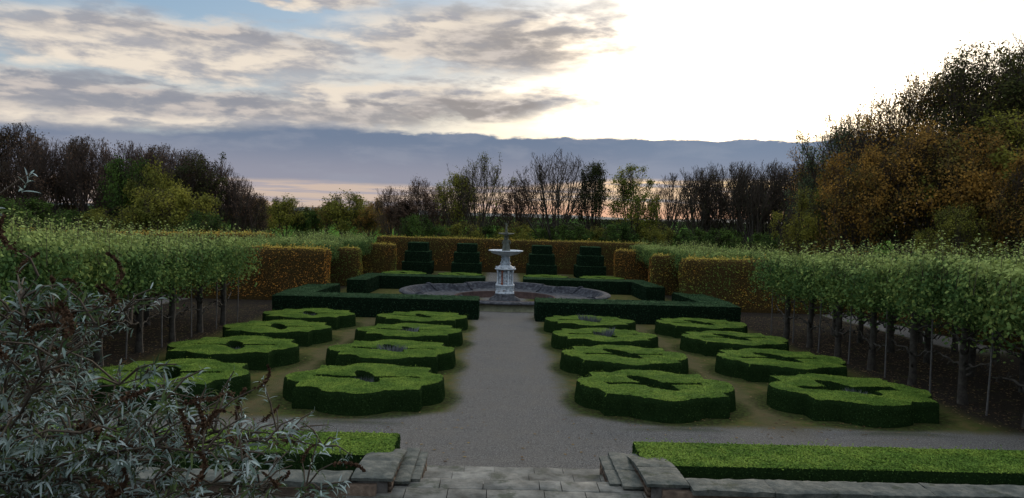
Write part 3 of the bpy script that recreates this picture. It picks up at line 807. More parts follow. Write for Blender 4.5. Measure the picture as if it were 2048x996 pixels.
for s in (-1, 1):
    x = 2.42 if s > 0 else -2.42
    for i in range(14):
        w = rd.choice((.22,.5,.62,.8)); x2 = x+s*w
        for j in range(4):
            slab(pav, min(x,x2)+.006, max(x,x2)-.006, 10.44-.42*(j+1)+.006, 10.44-.42*j-.006, .3, .555+rd.uniform(-.006,.003), rd, .008)
        x = x2
o = obj('paving', pav.mesh('paving', [STONE])); o['kind'] = 'structure'
mb = M(); mb.box(-14, 14, 8.2, 11.28, -.1, .49); o = obj('landing', mb.mesh('landing', [MORTAR])); o['kind'] = 'structure'

def rough_cap(mb, x0, x1, y0, y1, z0, z1, seed, step=.07, amp=.007, zf=None):
    nx, ny = max(2, int((x1-x0)/step)), max(2, int((y1-y0)/step))
    V = []; F = []
    for i in range(nx+1):
        for j in range(ny+1): V.append((x0+(x1-x0)*i/nx, y0+(y1-y0)*j/ny, z1))
    V = np.array(V); nz = bumpy(V+seed, amp, 9, seed)+bumpy(V+seed, amp*.6, 30, seed+1)
    e = np.minimum(np.minimum(V[:,0]-x0, x1-V[:,0]), np.minimum(V[:,1]-y0, y1-V[:,1]))
    V[:,2] += nz - np.where(e < .01, .018, 0)
    if zf: V[:,2] += np.array([zf(v) for v in V[:,1]])
    ed = (e < .01); V[:,0] += np.where(ed, bumpy(V*2+seed, .008, 12, seed+2), 0); V[:,1] += np.where(ed, bumpy(V*2+seed+4, .010, 12, seed+3), 0)
    for i in range(nx):
        for j in range(ny): F.append((i*(ny+1)+j, (i+1)*(ny+1)+j, (i+1)*(ny+1)+j+1, i*(ny+1)+j+1))
    mb.add(V, F)
    ring = [i*(ny+1) for i in range(nx+1)] + [nx*(ny+1)+j for j in range(1, ny+1)] + [i*(ny+1)+ny for i in range(nx-1,-1,-1)] + [j for j in range(ny-1,0,-1)]
    RV = [tuple(V[r]) for r in ring] + [(V[r][0], V[r][1], z0 + (zf(V[r][1]) if zf else 0)) for r in ring]; k = len(ring)
    mb.add(RV, [(i, i+k, (i+1)%k+k, (i+1)%k) for i in range(k)])
    q0, q1 = (zf(y0), zf(y1)) if zf else (0, 0)
    mb.add([(x0,y0,z0+q0),(x1,y0,z0+q0),(x1,y1,z0+q1),(x0,y1,z0+q1)], [(0,3,2,1)])
def bricks_y(mb, x, y0, y1, z0, z1, s, rd, zf=None):
    """courses of brick facing the steps (normal -s along x)"""
    z = z0; r = 0
    while z < z1-.02:
        y = y0 - (.11 if r % 2 else 0)
        while y < y1:
            a, b = max(y, y0), min(y+.215, y1)
            if b-a > .03 and (not zf or z+.03 < z1+zf(b)):
                d = rd.uniform(.0,.012); mb.box(min(x, x-s*.05)-0, max(x, x-s*.05)-0, a+.006, b-.006, z, min(z+.065, z1+(zf(b) if zf else 0)), 0)
            y += .225
        z += .077; r += 1
def stair_wall(s, xin, label):
    w = empty('stair_wall', (s*xin[-1], 11.5, .1)); w2 = (-s*xin[-1], -11.5, -.1)
    tops = (.615, .65, .80); near = (11.10, 10.90, 10.58); far = (12.42, 12.50, 12.52)
    def zf(y): return -.20*max(0, min(1, (y-10.8)/1.75))**2.2
    zfs = (None, None, zf)
    for k in range(3):
        a, b = xin[k], xin[k+1]; x0, x1 = min(s*a, s*b), max(s*a, s*b)
        mb = M(); mb.box(x0+(.05 if s > 0 else 0)+.0, x1-(.05 if s < 0 else 0), near[k]+.04, far[k]-.04, -.05, tops[k]-.065-(.2 if k == 2 else 0))
        if k == 2: mb.box(x0+(.05 if s > 0 else 0)+.002, x1-(.05 if s < 0 else 0)-.002, near[k]+.037, near[k]+.75, .3, tops[k]-.065)
        o = obj('wall_core', mb.mesh('wall_core', [MORTAR]), w); o.location = w2
        mb = M(); bricks_y(mb, s*(a+.05), near[k]+.05, far[k]-.05, .12, tops[k]-.07, s, rd, zfs[k])
        o = obj('brickwork', mb.mesh('brickwork', [BRICK]), w); o.location = w2
        cuts = [near[k], near[k]+.62+.1*k, far[k]]
        for c0, c1 in zip(cuts[:-1], cuts[1:]):
            mb = M(); rough_cap(mb, x0-(.02 if s > 0 else 0)+.003, x1+(.02 if s < 0 else 0)-.003, c0+.003, c1-.003, tops[k]-.06, tops[k], 60+k+int(c0*7), zf=zfs[k])
            o = obj('coping', mb.mesh('coping', [COPING]), w); o.location = w2
    tag(w, label, 'wall', 'low stepped stone walls flanking the steps')
stair_wall(-1, (1.46, 1.60, 1.80, 2.36), 'low stepped wall with worn stone coping left of the steps')
stair_wall(1, (1.36, 1.52, 1.80, 2.38), 'low stepped wall with worn stone coping right of the steps')
def low_wall(s, label):
    w = empty('low_wall', (s*2.4, 10.7, .1)); w2 = (-s*2.4, -10.7, -.1)
    x = 2.39; i = 0
    y0, y1 = 10.40, 10.90
    mb = M(); xa, xb = sorted((s*2.0, s*13)); mb.box(xa, xb, y0+.09, y1-.03, -.05, .70)
    o = obj('wall_face', mb.mesh('wall_face', [BRICK]), w); o.location = w2
    # first coping stone reaches under the stair wall's end
    lens = [1.15,1.35,.9,1.5,1.1,1.25,1.4,1.0,1.2]
    x = 1.98 if s < 0 else 2.02
    x = 2.385
    for L in lens:
        xa, xb = sorted((s*x, s*(x+L)))
        mb = M(); rough_cap(mb, xa+.004, xb-.004, y0+rd.uniform(-.02,.015), y1, .70, .785+rd.uniform(-.008,.008), 90+i, amp=.010); i += 1
        o = obj('coping', mb.mesh('coping', [COPING]), w); o.location = w2
        x += L
    tag(w, label, 'wall', 'low retaining walls in front of the box hedges')
low_wall(-1, 'low retaining wall with rough slab coping left of the steps, behind the shrub')
low_wall(1, 'low retaining wall with rough slab coping at the bottom right')
# earth behind the walls, level with the garden
mb = M(); mb.box(-14, -2.37, 10.88, 13.0, -.1, .149); mb.box(2.39, 14, 10.88, 12.85, -.1, .152)
SOIL = solid_mat('soil', [(.3,(.02,.016,.012)),(.7,(.06,.048,.035))], 12, bump=.5)
o = obj('soil_bed', mb.mesh('soil_bed', [SOIL])); o['kind'] = 'structure'
# the bank and the upper flight between the viewer's terrace and the landing
mb = M()
for s in (-1, 1):
    xa, xb = (s*2.5, s*14)
    V = [(xa,8.3,.5),(xb,8.3,.5),(xb,1.5,2.86),(xa,1.5,2.86),(xb,-12,2.86),(xa,-12,2.86),(xa,8.3,-.2),(xb,8.3,-.2),(xa,-12,-.2),(xb,-12,-.2)]
    mb.add(V, [(0,1,2,3),(3,2,4,5),(0,6,7,1)]); mb.add(V, [(0,3,5,8)]); mb.add(V,[(0,8,6)])
o = obj('bank', mb.mesh('bank', [SOIL])); o['kind'] = 'structure'
uf = empty('upper_steps', (0, 8.3, .5))
for i in range(14):
    mb = M(); y1 = 8.28-.48*i; slab(mb, -2.48, 2.48, y1-.48, y1, -.1, .56+.165*(i+1), rd)
    o = obj('step', mb.mesh('step', [STONE]), uf); o.location = (0,-8.3,-.5)
tag(uf, 'upper flight of stone steps below the camera', 'steps')
mb = M(); mb.box(-2.48, 2.48, -12, 1.55, 2.0, 2.87); o = obj('terrace', mb.mesh('terrace', [STONE])); o['kind'] = 'structure'

# ------------------------------------------------------------------ buddleia in the foreground
def lance(mb, base, d, up, L, W, curl, mi):
    """narrow drooping leaf: 5 stations, folded along the midrib"""
    d = Vector(d).normalized(); side = d.cross(up)
    if side.length < 1e-3: side = Vector((1,0,0))
    side.normalize(); nn = side.cross(d)
    V = []; F = []
    p = Vector(base); n = 4
    for i in range(n+1):
        t = i/n; w = W*(.25+1.1*math.sin(PI*min(1, t*.92+.08))**.8)*.5 if i < n else .001
        V += [tuple(p-side*w+nn*w*.35), tuple(p), tuple(p+side*w+nn*w*.35)]
        d = (d + Vector((0,0,-curl/n))).normalized(); p = p + d*(L/n)
    for i in range(n):
        F += [(i*3, i*3+1, i*3+4, i*3+3), (i*3+1, i*3+2, i*3+5, i*3+4)]
    mb.add(V, F, mi)
def buddleia():
    rd = random.Random(77)
    root = Vector((-4.6, 5.0, 1.9))
    sh = empty('buddleia', root)
    foliage = M(); nspike = 0; spikes = []
    def ztop(x, y):
        if True:
            u = max(0, x+3.35); return 4.50 - .47*u - .10*u*u
        # dome: high on the left, falling towards the steps
        u = (x + 5.2)
        return 4.52 - .06*max(0,u)**1 - .14*max(0, u-.6)**2 + .0*(y)
    tips = []
    def whorl(p, d, s, old=False):
        d = d.normalized(); a0 = rd.uniform(0, 6.28)
        ax = d.orthogonal().normalized(); ay = d.cross(ax)
        n = rd.randint(10, 15)
        for i in range(n):
            a = a0 + i*2.4; el = rd.uniform(.15, 1.0)*(1 if i < 6 else 1.25)
            out = (ax*math.cos(a)+ay*math.sin(a))*el + d*(1.05-el*.5)
            L = s*rd.uniform(.55, 1.05)*(.6+.4*min(1,el))
            lance(foliage, p - d*.012*i, out, d, L, L*rd.uniform(.11,.15), rd.uniform(.3,1.5), 1 if (old and rd.random() < .6) else 0)
    nb = 0
    # main stems fan out of the base; side shoots end in leaf whorls or spent panicles
    for b in range(46):
        tx = rd.uniform(-5.6, -.95) if b > 20 else rd.uniform(-2.6,-1.3); ty = rd.uniform(3.2, 6.6)
        if tx > -2.8: ty = rd.uniform(3.4, 4.9)
        zt = ztop(tx, ty) - rd.random()**1.3*max(.4, min(1.75, ztop(tx, ty)-2.75))
        tip = Vector((tx, ty, max(zt, 1.9)))
        bs = root + Vector((rd.uniform(-.7,.9), rd.uniform(-.5,.6), -.15))
        mid = bs.lerp(tip, .5) + Vector((0,0, .35+.15*(tip-bs).length*.6))
        pts = []; n = 12
        for i in range(n+1):
            t = i/n; p = bs*(1-t)**2 + mid*2*t*(1-t) + tip*t*t
            p += Vector((rd.uniform(-.02,.02), rd.uniform(-.02,.02), rd.uniform(-.02,.02)))*(t*1.5); pts.append(p)
        m_ = M(); m_.tube(pts, [.014-.0009*i for i in range(n+1)], 5)
        # side shoots
        for i in range(4, n+1):
            for q in range(5 if i < n else 3):
                p = pts[i]; dirn = (pts[i]-pts[i-1]).normalized()
                sd = Vector((rd.uniform(-1,1), rd.uniform(-1,1), rd.uniform(-.35,.75))) + dirn*.5; sd.normalize()
                L = rd.uniform(.10,.42)*(1-.25*i/n)
                e = p + sd*L + Vector((0,0,rd.uniform(-.03,.08)))
                if e.z > ztop(e.x, e.y)+.12: continue
                if (e.x+.38)/max(e.y,.1) > -.185 : continue
                mm = p.lerp(e, .5)+Vector((0,0,.03))
                m_.tube([p, mm, e], [.006,.005,.003], 4)
                for h in (.6,):   # opposite leaf pairs along the shoot
                    c = p.lerp(e, h); o1 = sd.orthogonal().normalized(); o1.rotate(Quaternion(sd, rd.uniform(0,6.28)))
                    for sgn in (-1,1):
                        lance(foliage, c, o1*sgn+sd*.5, sd, rd.uniform(.05,.10), rd.uniform(.007,.012), rd.uniform(.3,1.4), 0 if rd.random() < .3 else 1)
                r = rd.random()
                if r < .76: whorl(e, sd+Vector((0,0,.45)), rd.uniform(.05,.10), rd.random() < .4)
                else: spikes.append((e, sd, rd.uniform(.16,.27)))
        if nb < 84:
            o = obj('branch', m_.mesh('branch', [BUD_STEM]), sh); o.location = -root; nb += 1
    # one long shoot standing clear of the bush on the far left
    m_ = M(); P = [Vector(p) for p in ((-4.5,4.9,2.9),(-4.3,4.9,3.6),(-4.0,4.95,4.15),(-3.72,5.0,4.45),(-3.52,5.0,4.60),(-3.40,5.0,4.68))]
    m_.tube(P, [.012,.010,.008,.006,.005,.004], 5); o = obj('branch', m_.mesh('branch', [BUD_STEM]), sh); o.location = -root
    for p, q in ((P[-1], .10), (P[3]+Vector((-.04,0,-.04)), .07)): whorl(p, Vector((.3,-.1,.6)), q)
    o = obj('foliage', foliage.mesh('foliage', [BUD_LEAF, BUD_OLD]), sh); o.location = -root
    spikes = [q for q in spikes if q[0].z > ztop(q[0].x, q[0].y)-1.1 and q[0].z > 2.8]; rd.shuffle(spikes); spikes = spikes[:98]
    # spent flower spikes: drooping cones of small dry capsules
    sm = []
    for v in range(4):
        rr = random.Random(300+v); mb = M(); rg = np.random.RandomState(v)
        pts = [Vector((0,0,0))]; d = Vector((0,0,1)); bend = Vector((rr.uniform(-1,1), rr.uniform(-1,1), -.9))
        for i in range(8): d = (d+bend*.22).normalized(); pts.append(pts[-1]+d*.125)
        mb.tube(pts, [.012]*9, 3)
        P = []; 
        for i in range(230):
            t = rr.random()**.8; k_ = min(7, int(t*8)); c = pts[k_].lerp(pts[k_+1], t*8-k_)
            w = .11*(1-t*.8)*rr.uniform(.5,1.3); P.append(c+Vector((rr.gauss(0,w*.5), rr.gauss(0,w*.5), rr.gauss(0,w*.3))))
        P = np.array([tuple(p) for p in P]); leaves(mb, P, rg.normal(size=P.shape), .075, .8, rg)
        sm.append(mb.mesh('flower_spike', [SPIKE]))
    for i, (e, sd, L) in enumerate(spikes):
        o = obj('flower_spike', sm[i % 4], sh, e-root); o.rotation_mode = 'QUATERNION'
        o.rotation_quaternion = (Vector(sd)+Vector((0,0,-.25))).normalized().to_track_quat('Z', 'Y'); o.scale = (L*1.0, L*1.0, L*1.15)
    tag(sh, 'big buddleia bush with silvery leaf tufts and brown spent flower spikes filling the lower left', 'shrub')
buddleia()

# ------------------------------------------------------------------ background trees
def tree_mesh(seed, H, Wd, kind, leaf=0, lsize=.16, twigs=1.0, stems=7, bole=.12, upright=.5, low=.15, dome=.5, round_=.30):
    """trunk + limbs mesh and crown (twigs with leaves) mesh.
       kind of habit is set by stems (limbs from the fork), bole (fork height), upright (how steeply limbs rise)"""
    rd = random.Random(seed); rg = np.random.RandomState(seed)
    tk = M(); tw = M(); pts_leaf = []
    r0 = .013*H+.05
    fork = Vector((rd.uniform(-.1,.1)*H*.1, 0, bole*H))
    tk.tube([(0,0,-.3), (0,0,.05*H), tuple(fork)], [r0*1.25, r0, r0*.9], 7)
    def env(p):   # 0 inside the crown outline, >1 outside
        z = (p.z-low*H)/(H*(1-low))
        if z < 0: return .3
        w = Wd*.5*(math.sin(PI*min(1, max(0, z*.82+.16)))**dome)
        return math.hypot(p.x, p.y)/max(w, .05)
    def grow(p, d, L, r, lev):
        n = 5 if lev < 2 else 3
        pts = [p]; q = p.copy(); dd = d.copy()
        for i in range(n):
            dd = (dd + Vector((rd.gauss(0,.085), rd.gauss(0,.085), .10*upright + (.05 if lev else 0)))).normalized()
            q = q + dd*(L/n); 
            if q.z > H*1.02: break
            pts.append(q.copy())
        if len(pts) < 2: return
        rr = [max(r*(1-.75*i/(len(pts)-1)), .007+.00055*H) for i in range(len(pts))]
        (tk if lev < 1 else tw).tube(pts, rr, 5 if lev < 1 else 3)
        if lev >= 2:
            pts_leaf.extend(pts[1:])
        if lev >= 3: return
        nk = {0: 12, 1: 7, 2: 3}[lev]; nk = max(2, int(nk*twigs))
        for k in range(nk):
            t = rd.uniform(.25 if lev else .3, 1.0); i = min(len(pts)-2, int(t*(len(pts)-1))); f = t*(len(pts)-1)-i
            b = pts[i].lerp(pts[i+1], f); bd = (pts[i+1]-pts[i]).normalized()
            o = bd.orthogonal().normalized(); o.rotate(Quaternion(bd, rd.uniform(0,6.28)))
            ang = rd.uniform(.45,.95) if lev else rd.uniform(.35,.8)
            nd = (bd*math.cos(ang)+o*math.sin(ang)+Vector((0,0,.22*upright))).normalized()
            nl = L*rd.uniform(.38,.62)*(1.05-.35*t)
            e = b+nd*nl
            if env(e) > 1.08: nl *= .45
            grow(b, nd, nl, max(r*.42*(1.1-.5*t), .012), lev+1)
    for s in range(stems):
        a = 2*PI*(s+rd.uniform(-.3,.3))/stems; rad = rd.uniform(.15, 1.0)
        tgt = Vector((math.cos(a)*Wd*.5*rad*.92, math.sin(a)*Wd*.5*rad*.92, H*(1-(round_*(rad**2)) - rd.uniform(0,.08))))
        st_ = fork.lerp(Vector((0,0,bole*H*rd.uniform(.5,1))), rd.random()*.6)
        v = tgt-st_; L = v.length*.93
        d = (v.normalized() + Vector((math.cos(a)*.25*rad, math.sin(a)*.25*rad, -.05))).normalized()
        grow(st_, d, L, r0*.55, 0)
    if low < .12:
        for s in range(int(stems*.8)):
            a = rd.uniform(0,6.28); z0 = H*rd.uniform(.08,.3)
            grow(Vector((0,0,z0)), Vector((math.cos(a), math.sin(a), .35)).normalized(), Wd*.45, r0*.3, 1)
    lm = FOL.get(kind)
    mats = [TWIGP if kind == 'purple' else TWIG]
    if leaf:
        P = np.array([tuple(p) for p in pts_leaf]); 
        cl = bumpy(P+seed, 1, 9/Wd*.9, seed); P = P[cl > -.45] if leaf > 1500 else P
        k = rg.randint(0, len(P), leaf); Q = P[k] + rg.normal(size=(leaf,3))*[.26,.26,.2]*(.5+Wd*.06)
        Q = Q[Q[:,2] > .1]
        c = np.array([0,0,H*.55]); N = Q-c; N /= np.linalg.norm(N,axis=1)[:,None]
        leaves(tw, Q, N, lsize, .75, rg, 1, spread=.5, droop=.2)
        mats.append(lm)
    return tk.mesh('trunk', [BARK], True), tw.mesh('crown', mats), H
def plant_tree(v, x, y, H, label, group, name='tree', wide=1.0, z=None):
    t = empty(name, (x, y, gz(y)-.05), random.Random(int(x*97)+int(y)).uniform(0,6.28))
    obj('trunk', v[0], t); obj('crown', v[1], t)
    s = H/v[2]; t.scale = (s*wide, s*wide, s)
    return tag(t, label, 'tree', group)

# variants
VW = [tree_mesh(11, 12.5, 6.5, "purple", 2200, .17, 1.0, 12, .10, .9, .10), tree_mesh(12, 12.5, 6.2, "brown", 4200, .17, 1.0, 12, .08, .9, .10),
      tree_mesh(13, 12.5, 6.5, "purple", 2200, .15, 1.0, 13, .10, 1.0, .10), tree_mesh(14, 12.5, 6, "dark", 6500, .18, .9, 11, .10, .8, .08)]
VBARE = [tree_mesh(21, 14, 9.5, "dark", 200, .10, .82, 16, .07, .8, .15), tree_mesh(22, 13, 6.8, "dark", 500, .13, .92, 12, .10, .9, .15), tree_mesh(23, 13, 6.6, "brown", 600, .13, .92, 11, .12, .9, .15)]
VSPARSE = [tree_mesh(31, 13, 8.5, "olive", 2000, .17, .9, 13, .10, .8, .12), tree_mesh(32, 11, 8, "purple", 3200, .18, .9, 14, .12, .7, .10), tree_mesh(33, 11, 8, "olive", 6500, .19, .9, 12, .08, .6, .06)]
VYEL = tree_mesh(41, 12.5, 8.2, "yellow", 8000, .20, .9, 12, .12, .6, .08)
VDARK = tree_mesh(42, 13, 7.5, "dark", 8500, .20, .9, 12, .12, .7, .08)
VRED = tree_mesh(43, 7.5, 5, 'purple', 6500, .18, .9, 8, .16, .3, .12)
VBUSHG = [tree_mesh(51, 8, 8, 'olive', 9500, .20, .9, 9, .06, .4, .02, .45), tree_mesh(52, 8, 8, 'green', 9500, .20, .9, 9, .06, .4, .02, .45), tree_mesh(53, 8, 8.5, 'orange', 7000, .19, .9, 9, .06, .5, .02, .45),
          tree_mesh(54, 8, 9, 'olive', 9000, .20, .9, 9, .06, .4, .02, .45)]
GW = 'trees of the wood on the left'
left = [(-56.5,83,14.3,3),(-53.0,85,14.2,1),(-49.8,82,13.0,0),(-46.8,80,12.4,0),(-46.3,85,13.0,1),(-42.4,80,12.6,0),(-42.0,86,12.6,2),(-38.6,80,12.3,0),(-38.4,86,12.4,1),(-34.9,80,12.1,2),(-34.3,85,11.9,1),(-31.6,80,11.7,3),(-29.6,81,10.8,2),(-27.6,80,9.3,2),(-26.6,83,7.4,1)]
left.sort(key=lambda r: r[0]/r[1])
for i, (x, y, H, v) in enumerate(left):
    look = ['russet-twigged tree','brown autumn tree','bare russet tree','dark leafy tree'][v]
    plant_tree(VW[v], x, y, H, f'{look} in the wood on the left, {ORD[i]} from the left edge', GW, 'woodland_tree', 1.0)
for x, y, H, v, w, l, nm in ((-36.0,75,10.2,1,.62,'dense green tree standing before the left wood','broadleaf_tree'),(-33.0,74,9.9,0,.6,'tall olive tree next to the dense green one before the left wood','broadleaf_tree'),
      (-28.2,66,7.6,3,1.0,'broad yellow-green field maple at the right end of the left wood','field_maple'),(-24.6,63,5.2,1,.9,'low bright green bush at the foot of the field maple','bush'),
      (-32.5,66,5.6,3,1.1,'low yellow-green bush on the left of the field maple','bush'),(-44,70,6.0,1,1.3,'dark green understorey bush below the wood, far left','bush'),(-38.5,70,5.0,1,1.3,'dark green understorey bush below the wood, nearer its middle','bush'),(-51,72,6.5,1,1.3,'dark green understorey bush at the left edge of the wood','bush')):
    plant_tree(VBUSHG[v], x, y, H, l, 'green trees and bushes before the left wood', nm, w)
G2 = 'round bushes between the wood and the middle trees'
for i, (x, y, H, v, w) in enumerate(((-44,135,8.0,2,1.0),(-39.5,130,7.6,2,1.1),(-33.2,118,7.9,0,1.05),(-28.6,124,7.0,2,1.1),(-24.0,118,8.8,0,1.05),(-20.8,124,8.0,2,.7),(-29.8,119,5.8,1,.9),(-19.5,116,6.4,2,.9))):
    look = ['olive-green rounded tree','dark green rounded bush','orange-brown bushy tree'][v]
    plant_tree(VBUSHG[v], x, y, H, f'{look} in the field, {ORD[i]} going right from the wood', G2, 'bushy_tree', w)
G3 = 'trees in the field behind the fountain'
mid = [(-15.6,110,9.6,VSPARSE[1],.9,'thin pale brown tree, leftmost behind the far hedge'),(-13.0,100,7.6,VRED,.95,'small dark red round tree on a thin trunk behind the far hedge'),
       (-11.2,104,10.7,VSPARSE[1],.75,'dark brown leafy-topped tree behind the small red tree'),(-8.6,108,10.0,VSPARSE[1],.9,'brown tree between the dark brown and the olive one'),
       (-5.9,100,10.9,VSPARSE[2],.9,'olive-yellow tree left of the fountain top'),(-2.9,98,13.6,VSPARSE[0],.85,'tall thin half-bare tree just left of the fountain top'),
       (2.1,100,11.0,VSPARSE[1],.9,'brown fan-shaped tree just right of the fountain top'),(6.5,96,14.5,VBARE[0],1.08,'biggest bare fan-shaped tree right of the fountain'),
       (11.5,98,12.8,VDARK,.78,'dark dense tree right of the big bare tree'),(16.2,96,12.4,VYEL,.9,'yellow-green tree at the right of the middle group')]
for x, y, H, v, w, l in mid: plant_tree(v, x, y, H, l, G3, 'field_tree', w)
for x, y, H, v, w, l in ((-10.0,90,5.6,1,.85,'low green bush behind the hedge, left of the fountain top'),(-4.5,93,4.9,0,1.1,'low olive bush right behind the hedge, next to the green one'),(1.5,92,5.0,0,1.1,'low olive bush directly behind the fountain top'),
      (8.5,93,5.0,1,1.2,'low dark bush below the big bare tree'),(14,91,5.4,1,.9,'low dark green bush below the yellow-green tree'),(18.6,93,5.4,3,.9,'low yellow-green bush right of the yellow-green tree'),(22.6,92,4.9,1,1.0,'dark low bush at the foot of the first bare tree'),(-7.2,96,4.4,1,1.1,'dark low bush between the green and the olive bush'),(5.2,97,4.6,1,1.2,'low dark bush at the left foot of the big bare tree'),(-1.6,98,4.5,1,1.2,'low dark bush under the tall thin tree'),(11.3,95,4.8,0,1.2,'low olive bush under the dark dense tree'),(27.0,94,4.9,1,1.3,'dark low bush among the first bare trees')):
    plant_tree(VBUSHG[v], x, y, H, l, 'bushes behind the far beech hedge', 'bush', w)
G4 = 'slender bare trees on the right'
rb = [(24.0,110,12.6,2),(25.4,100,12.9,1),(29.0,104,13.6,1),(30.0,98,13.6,2),(32.4,103,13.8,1),(33.9,98,13.7,1),(36.4,103,14.0,2),(37.6,98,13.9,1),(40.4,100,14.1,1),(42.5,104,14.3,2),(27.0,101,13.0,2),(31.2,95,13.0,1),(35.2,96,13.4,2),(39.0,96,13.6,1)]
rb.sort(key=lambda r: r[0]/r[1])
for i, (x, y, H, v) in enumerate(rb):
    plant_tree(VBARE[v], x, y, H, f'slender bare tree in the right-hand row, {ORD[i]} from its left end', G4, 'bare_tree', 1.05)
for i, (x, y, H) in enumerate(((31,90,4.6),(35,89,5.0),(39,90,5.4))):
    plant_tree(VBUSHG[1 if i != 1 else 2], x, y, H, f'dark undergrowth bush below the bare trees, {ORD[i]} from the left', 'undergrowth on the right', 'bush', 1.1)
# big autumn trees on the right
VR1 = tree_mesh(61, 15, 8, 'silver', 9000, .17, .95, 12, .10, .8, .08)
VR2 = tree_mesh(62, 18, 14, 'orange', 15000, .16, 1.0, 16, .10, .35, .08, .5, .5)
VR3 = tree_mesh(63, 19, 15, 'oakdark', 30000, .19, 1.1, 17, .10, .2, .05, .4, .5)
VR4 = tree_mesh(64, 12, 11, 'orange', 24000, .17, 1.0, 12, .08, .3, .03, .45)
VR5 = tree_mesh(65, 11, 10, 'olive', 20000, .17, 1.0, 11, .08, .3, .03, .45)
G5 = 'big autumn trees on the right'
for x, y, H, v, w, l, nm in ((30.6,76,11.3,VR1,.9,'small grey-green tree at the left of the big autumn trees','poplar'),(28.0,63,14.6,VR1,.95,'slim pale-leaved tree rising left of the autumn oaks','poplar'),
      (32.0,60,17.6,VR2,.85,'tall half-bare tree with orange leaves on the skyline','autumn_tree'),(29.6,66,15.6,VR2,.8,'half-bare orange tree between the slim pale tree and the tall one','autumn_tree'),(34.6,57,18.0,VR3,.7,'dark green tree between the half-bare orange and the tallest tree','autumn_tree'),(37.0,57,19.6,VR3,.95,'tallest dark green tree at the top right','autumn_tree'),(41.5,58,19.3,VR3,.9,'big dark tree cut by the right edge of the picture','autumn_tree'),
      (22.6,56,7.8,VR5,.75,'low green and orange tree at the left foot of the oaks','oak'),(24.4,52,10.3,VR4,.8,'orange-brown oak, leftmost of the spreading oaks','oak'),(28.2,50,11.9,VR4,.9,'spreading orange oak in the middle of the right group','oak'),
      (32.8,50,12.6,VR5,1.0,'spreading olive oak near the right edge','oak'),(31.0,43,9.5,VR4,.85,'low orange oak overhanging the limes at the right edge','oak'),(36,52,12.5,VR4,1.0,'orange oak hidden mostly by the olive one at the right edge','oak'),
      (26.0,44,6.3,VR5,.75,'low dark green tree just behind the right lime rows','oak')):
    plant_tree(v, x, y, H, l, G5, nm, w)
# distant woodland on the horizon
DISTW = leaf_mat('distant_leaf', [(.02,.026,.016),(.04,.045,.022),(.06,.055,.03)], patch=.02, tr=0)
rng = np.random.RandomState(3); mb = M()
for (xa, xb, y, h, n) in ((-260,-40,300,5.2,14000),(-60,60,330,4.6,10000),(20,240,290,5.4,16000),(-400,400,700,6.0,14000)):
    x = rng.uniform(xa, xb, n); hh = h*(.65+.35*np.sin(x*.09+y)*np.sin(x*.031)+.15*rng.rand(n))
    P = np.stack([x, y+rng.uniform(-6,6,n), -1.6+rng.rand(n)**.8*hh], 1)
    leaves(mb, P, rng.normal(size=(n,3)), (.6 if y < 600 else 1.2), .8, rng)
o = obj('distant_woodland', mb.mesh('distant_woodland', [DISTW])); tag(o, 'low dark belt of far-off woodland along the horizon', 'woodland', kind='stuff')

# ------------------------------------------------------------------ sky and sun
SUN_AZ, SUN_EL = 17.0, 11.0
w = bpy.data.worlds.new('World'); sc.world = w; w.use_nodes = True
nt = w.node_tree
for n in list(nt.nodes): nt.nodes.remove(n)
b = NB(nt); out = b.n('ShaderNodeOutputWorld'); bg = b.n('ShaderNodeBackground'); bg.inputs[1].default_value = .1
nt.links.new(bg.outputs[0], out.inputs[0])
sky = b.n('ShaderNodeTexSky', sky_type='NISHITA', sun_disc=False); sky.sun_elevation = R_(SUN_EL); sky.sun_rotation = R_(SUN_AZ); sky.dust_density = 2; sky.altitude = 50
tc = b.n('ShaderNodeTexCoord'); D = tc.outputs['Generated']; x, y, z = b.xyz(D)
az = b.math('MULTIPLY', b.math('ARCTAN2', x, y), 180/PI)
el = b.math('MULTIPLY', b.math('ARCSINE', z), 180/PI)
# cloud space: streets get longer and flatter towards the horizon
cv = b.vec(b.math('MULTIPLY', az, .085), b.math('MULTIPLY', el, .42), 0.0)
nA = b.noise(cv, 1.0, 7, .58, .35)
nB = b.noise(b.vec(b.math('MULTIPLY', az, .20), b.math('MULTIPLY', el, .70), 3.7), 1.0, 7, .56, .15)
nB2 = b.noise(b.vec(b.math('MULTIPLY', b.math('ADD', az, 1.3), .20), b.math('MULTIPLY', b.math('SUBTRACT', el, .32), .70), 3.7), 1.0, 7, .56, .15)
rel = b.math('SUBTRACT', nB, nB2)
nC = b.noise(b.vec(b.math('MULTIPLY', az, .5), b.math('MULTIPLY', el, 1.5), 9.1), 1.0, 5, .6, .3)
wA = b.math('SUBTRACT', nA, .5); wB = b.math('SUBTRACT', nB, .5); wC = b.math('SUBTRACT', nC, .5)
azw = b.math('ADD', az, b.math('ADD', b.math('MULTIPLY', wB, 15), b.math('MULTIPLY', wC, 2.5)))
elw = b.math('ADD', el, b.math('ADD', b.math('MULTIPLY', wA, 2.6), b.math('ADD', b.math('MULTIPLY', wB, 2.8), b.math('MULTIPLY', wC, .6))))
def blob(a0, e0, ra, re, soft=.45):
    u = b.math('MULTIPLY', b.math('SUBTRACT', azw, a0), 1/ra); v = b.math('MULTIPLY', b.math('SUBTRACT', elw, e0), 1/re)
    r = b.math('SQRT', b.math('ADD', b.math('MULTIPLY', u, u), b.math('MULTIPLY', v, v)))
    return b.sm(r, 1+soft*.5, 1-soft)
def mx(*a):
    r = a[0]
    for q in a[1:]: r = b.math('MAXIMUM', r, q)
    return r
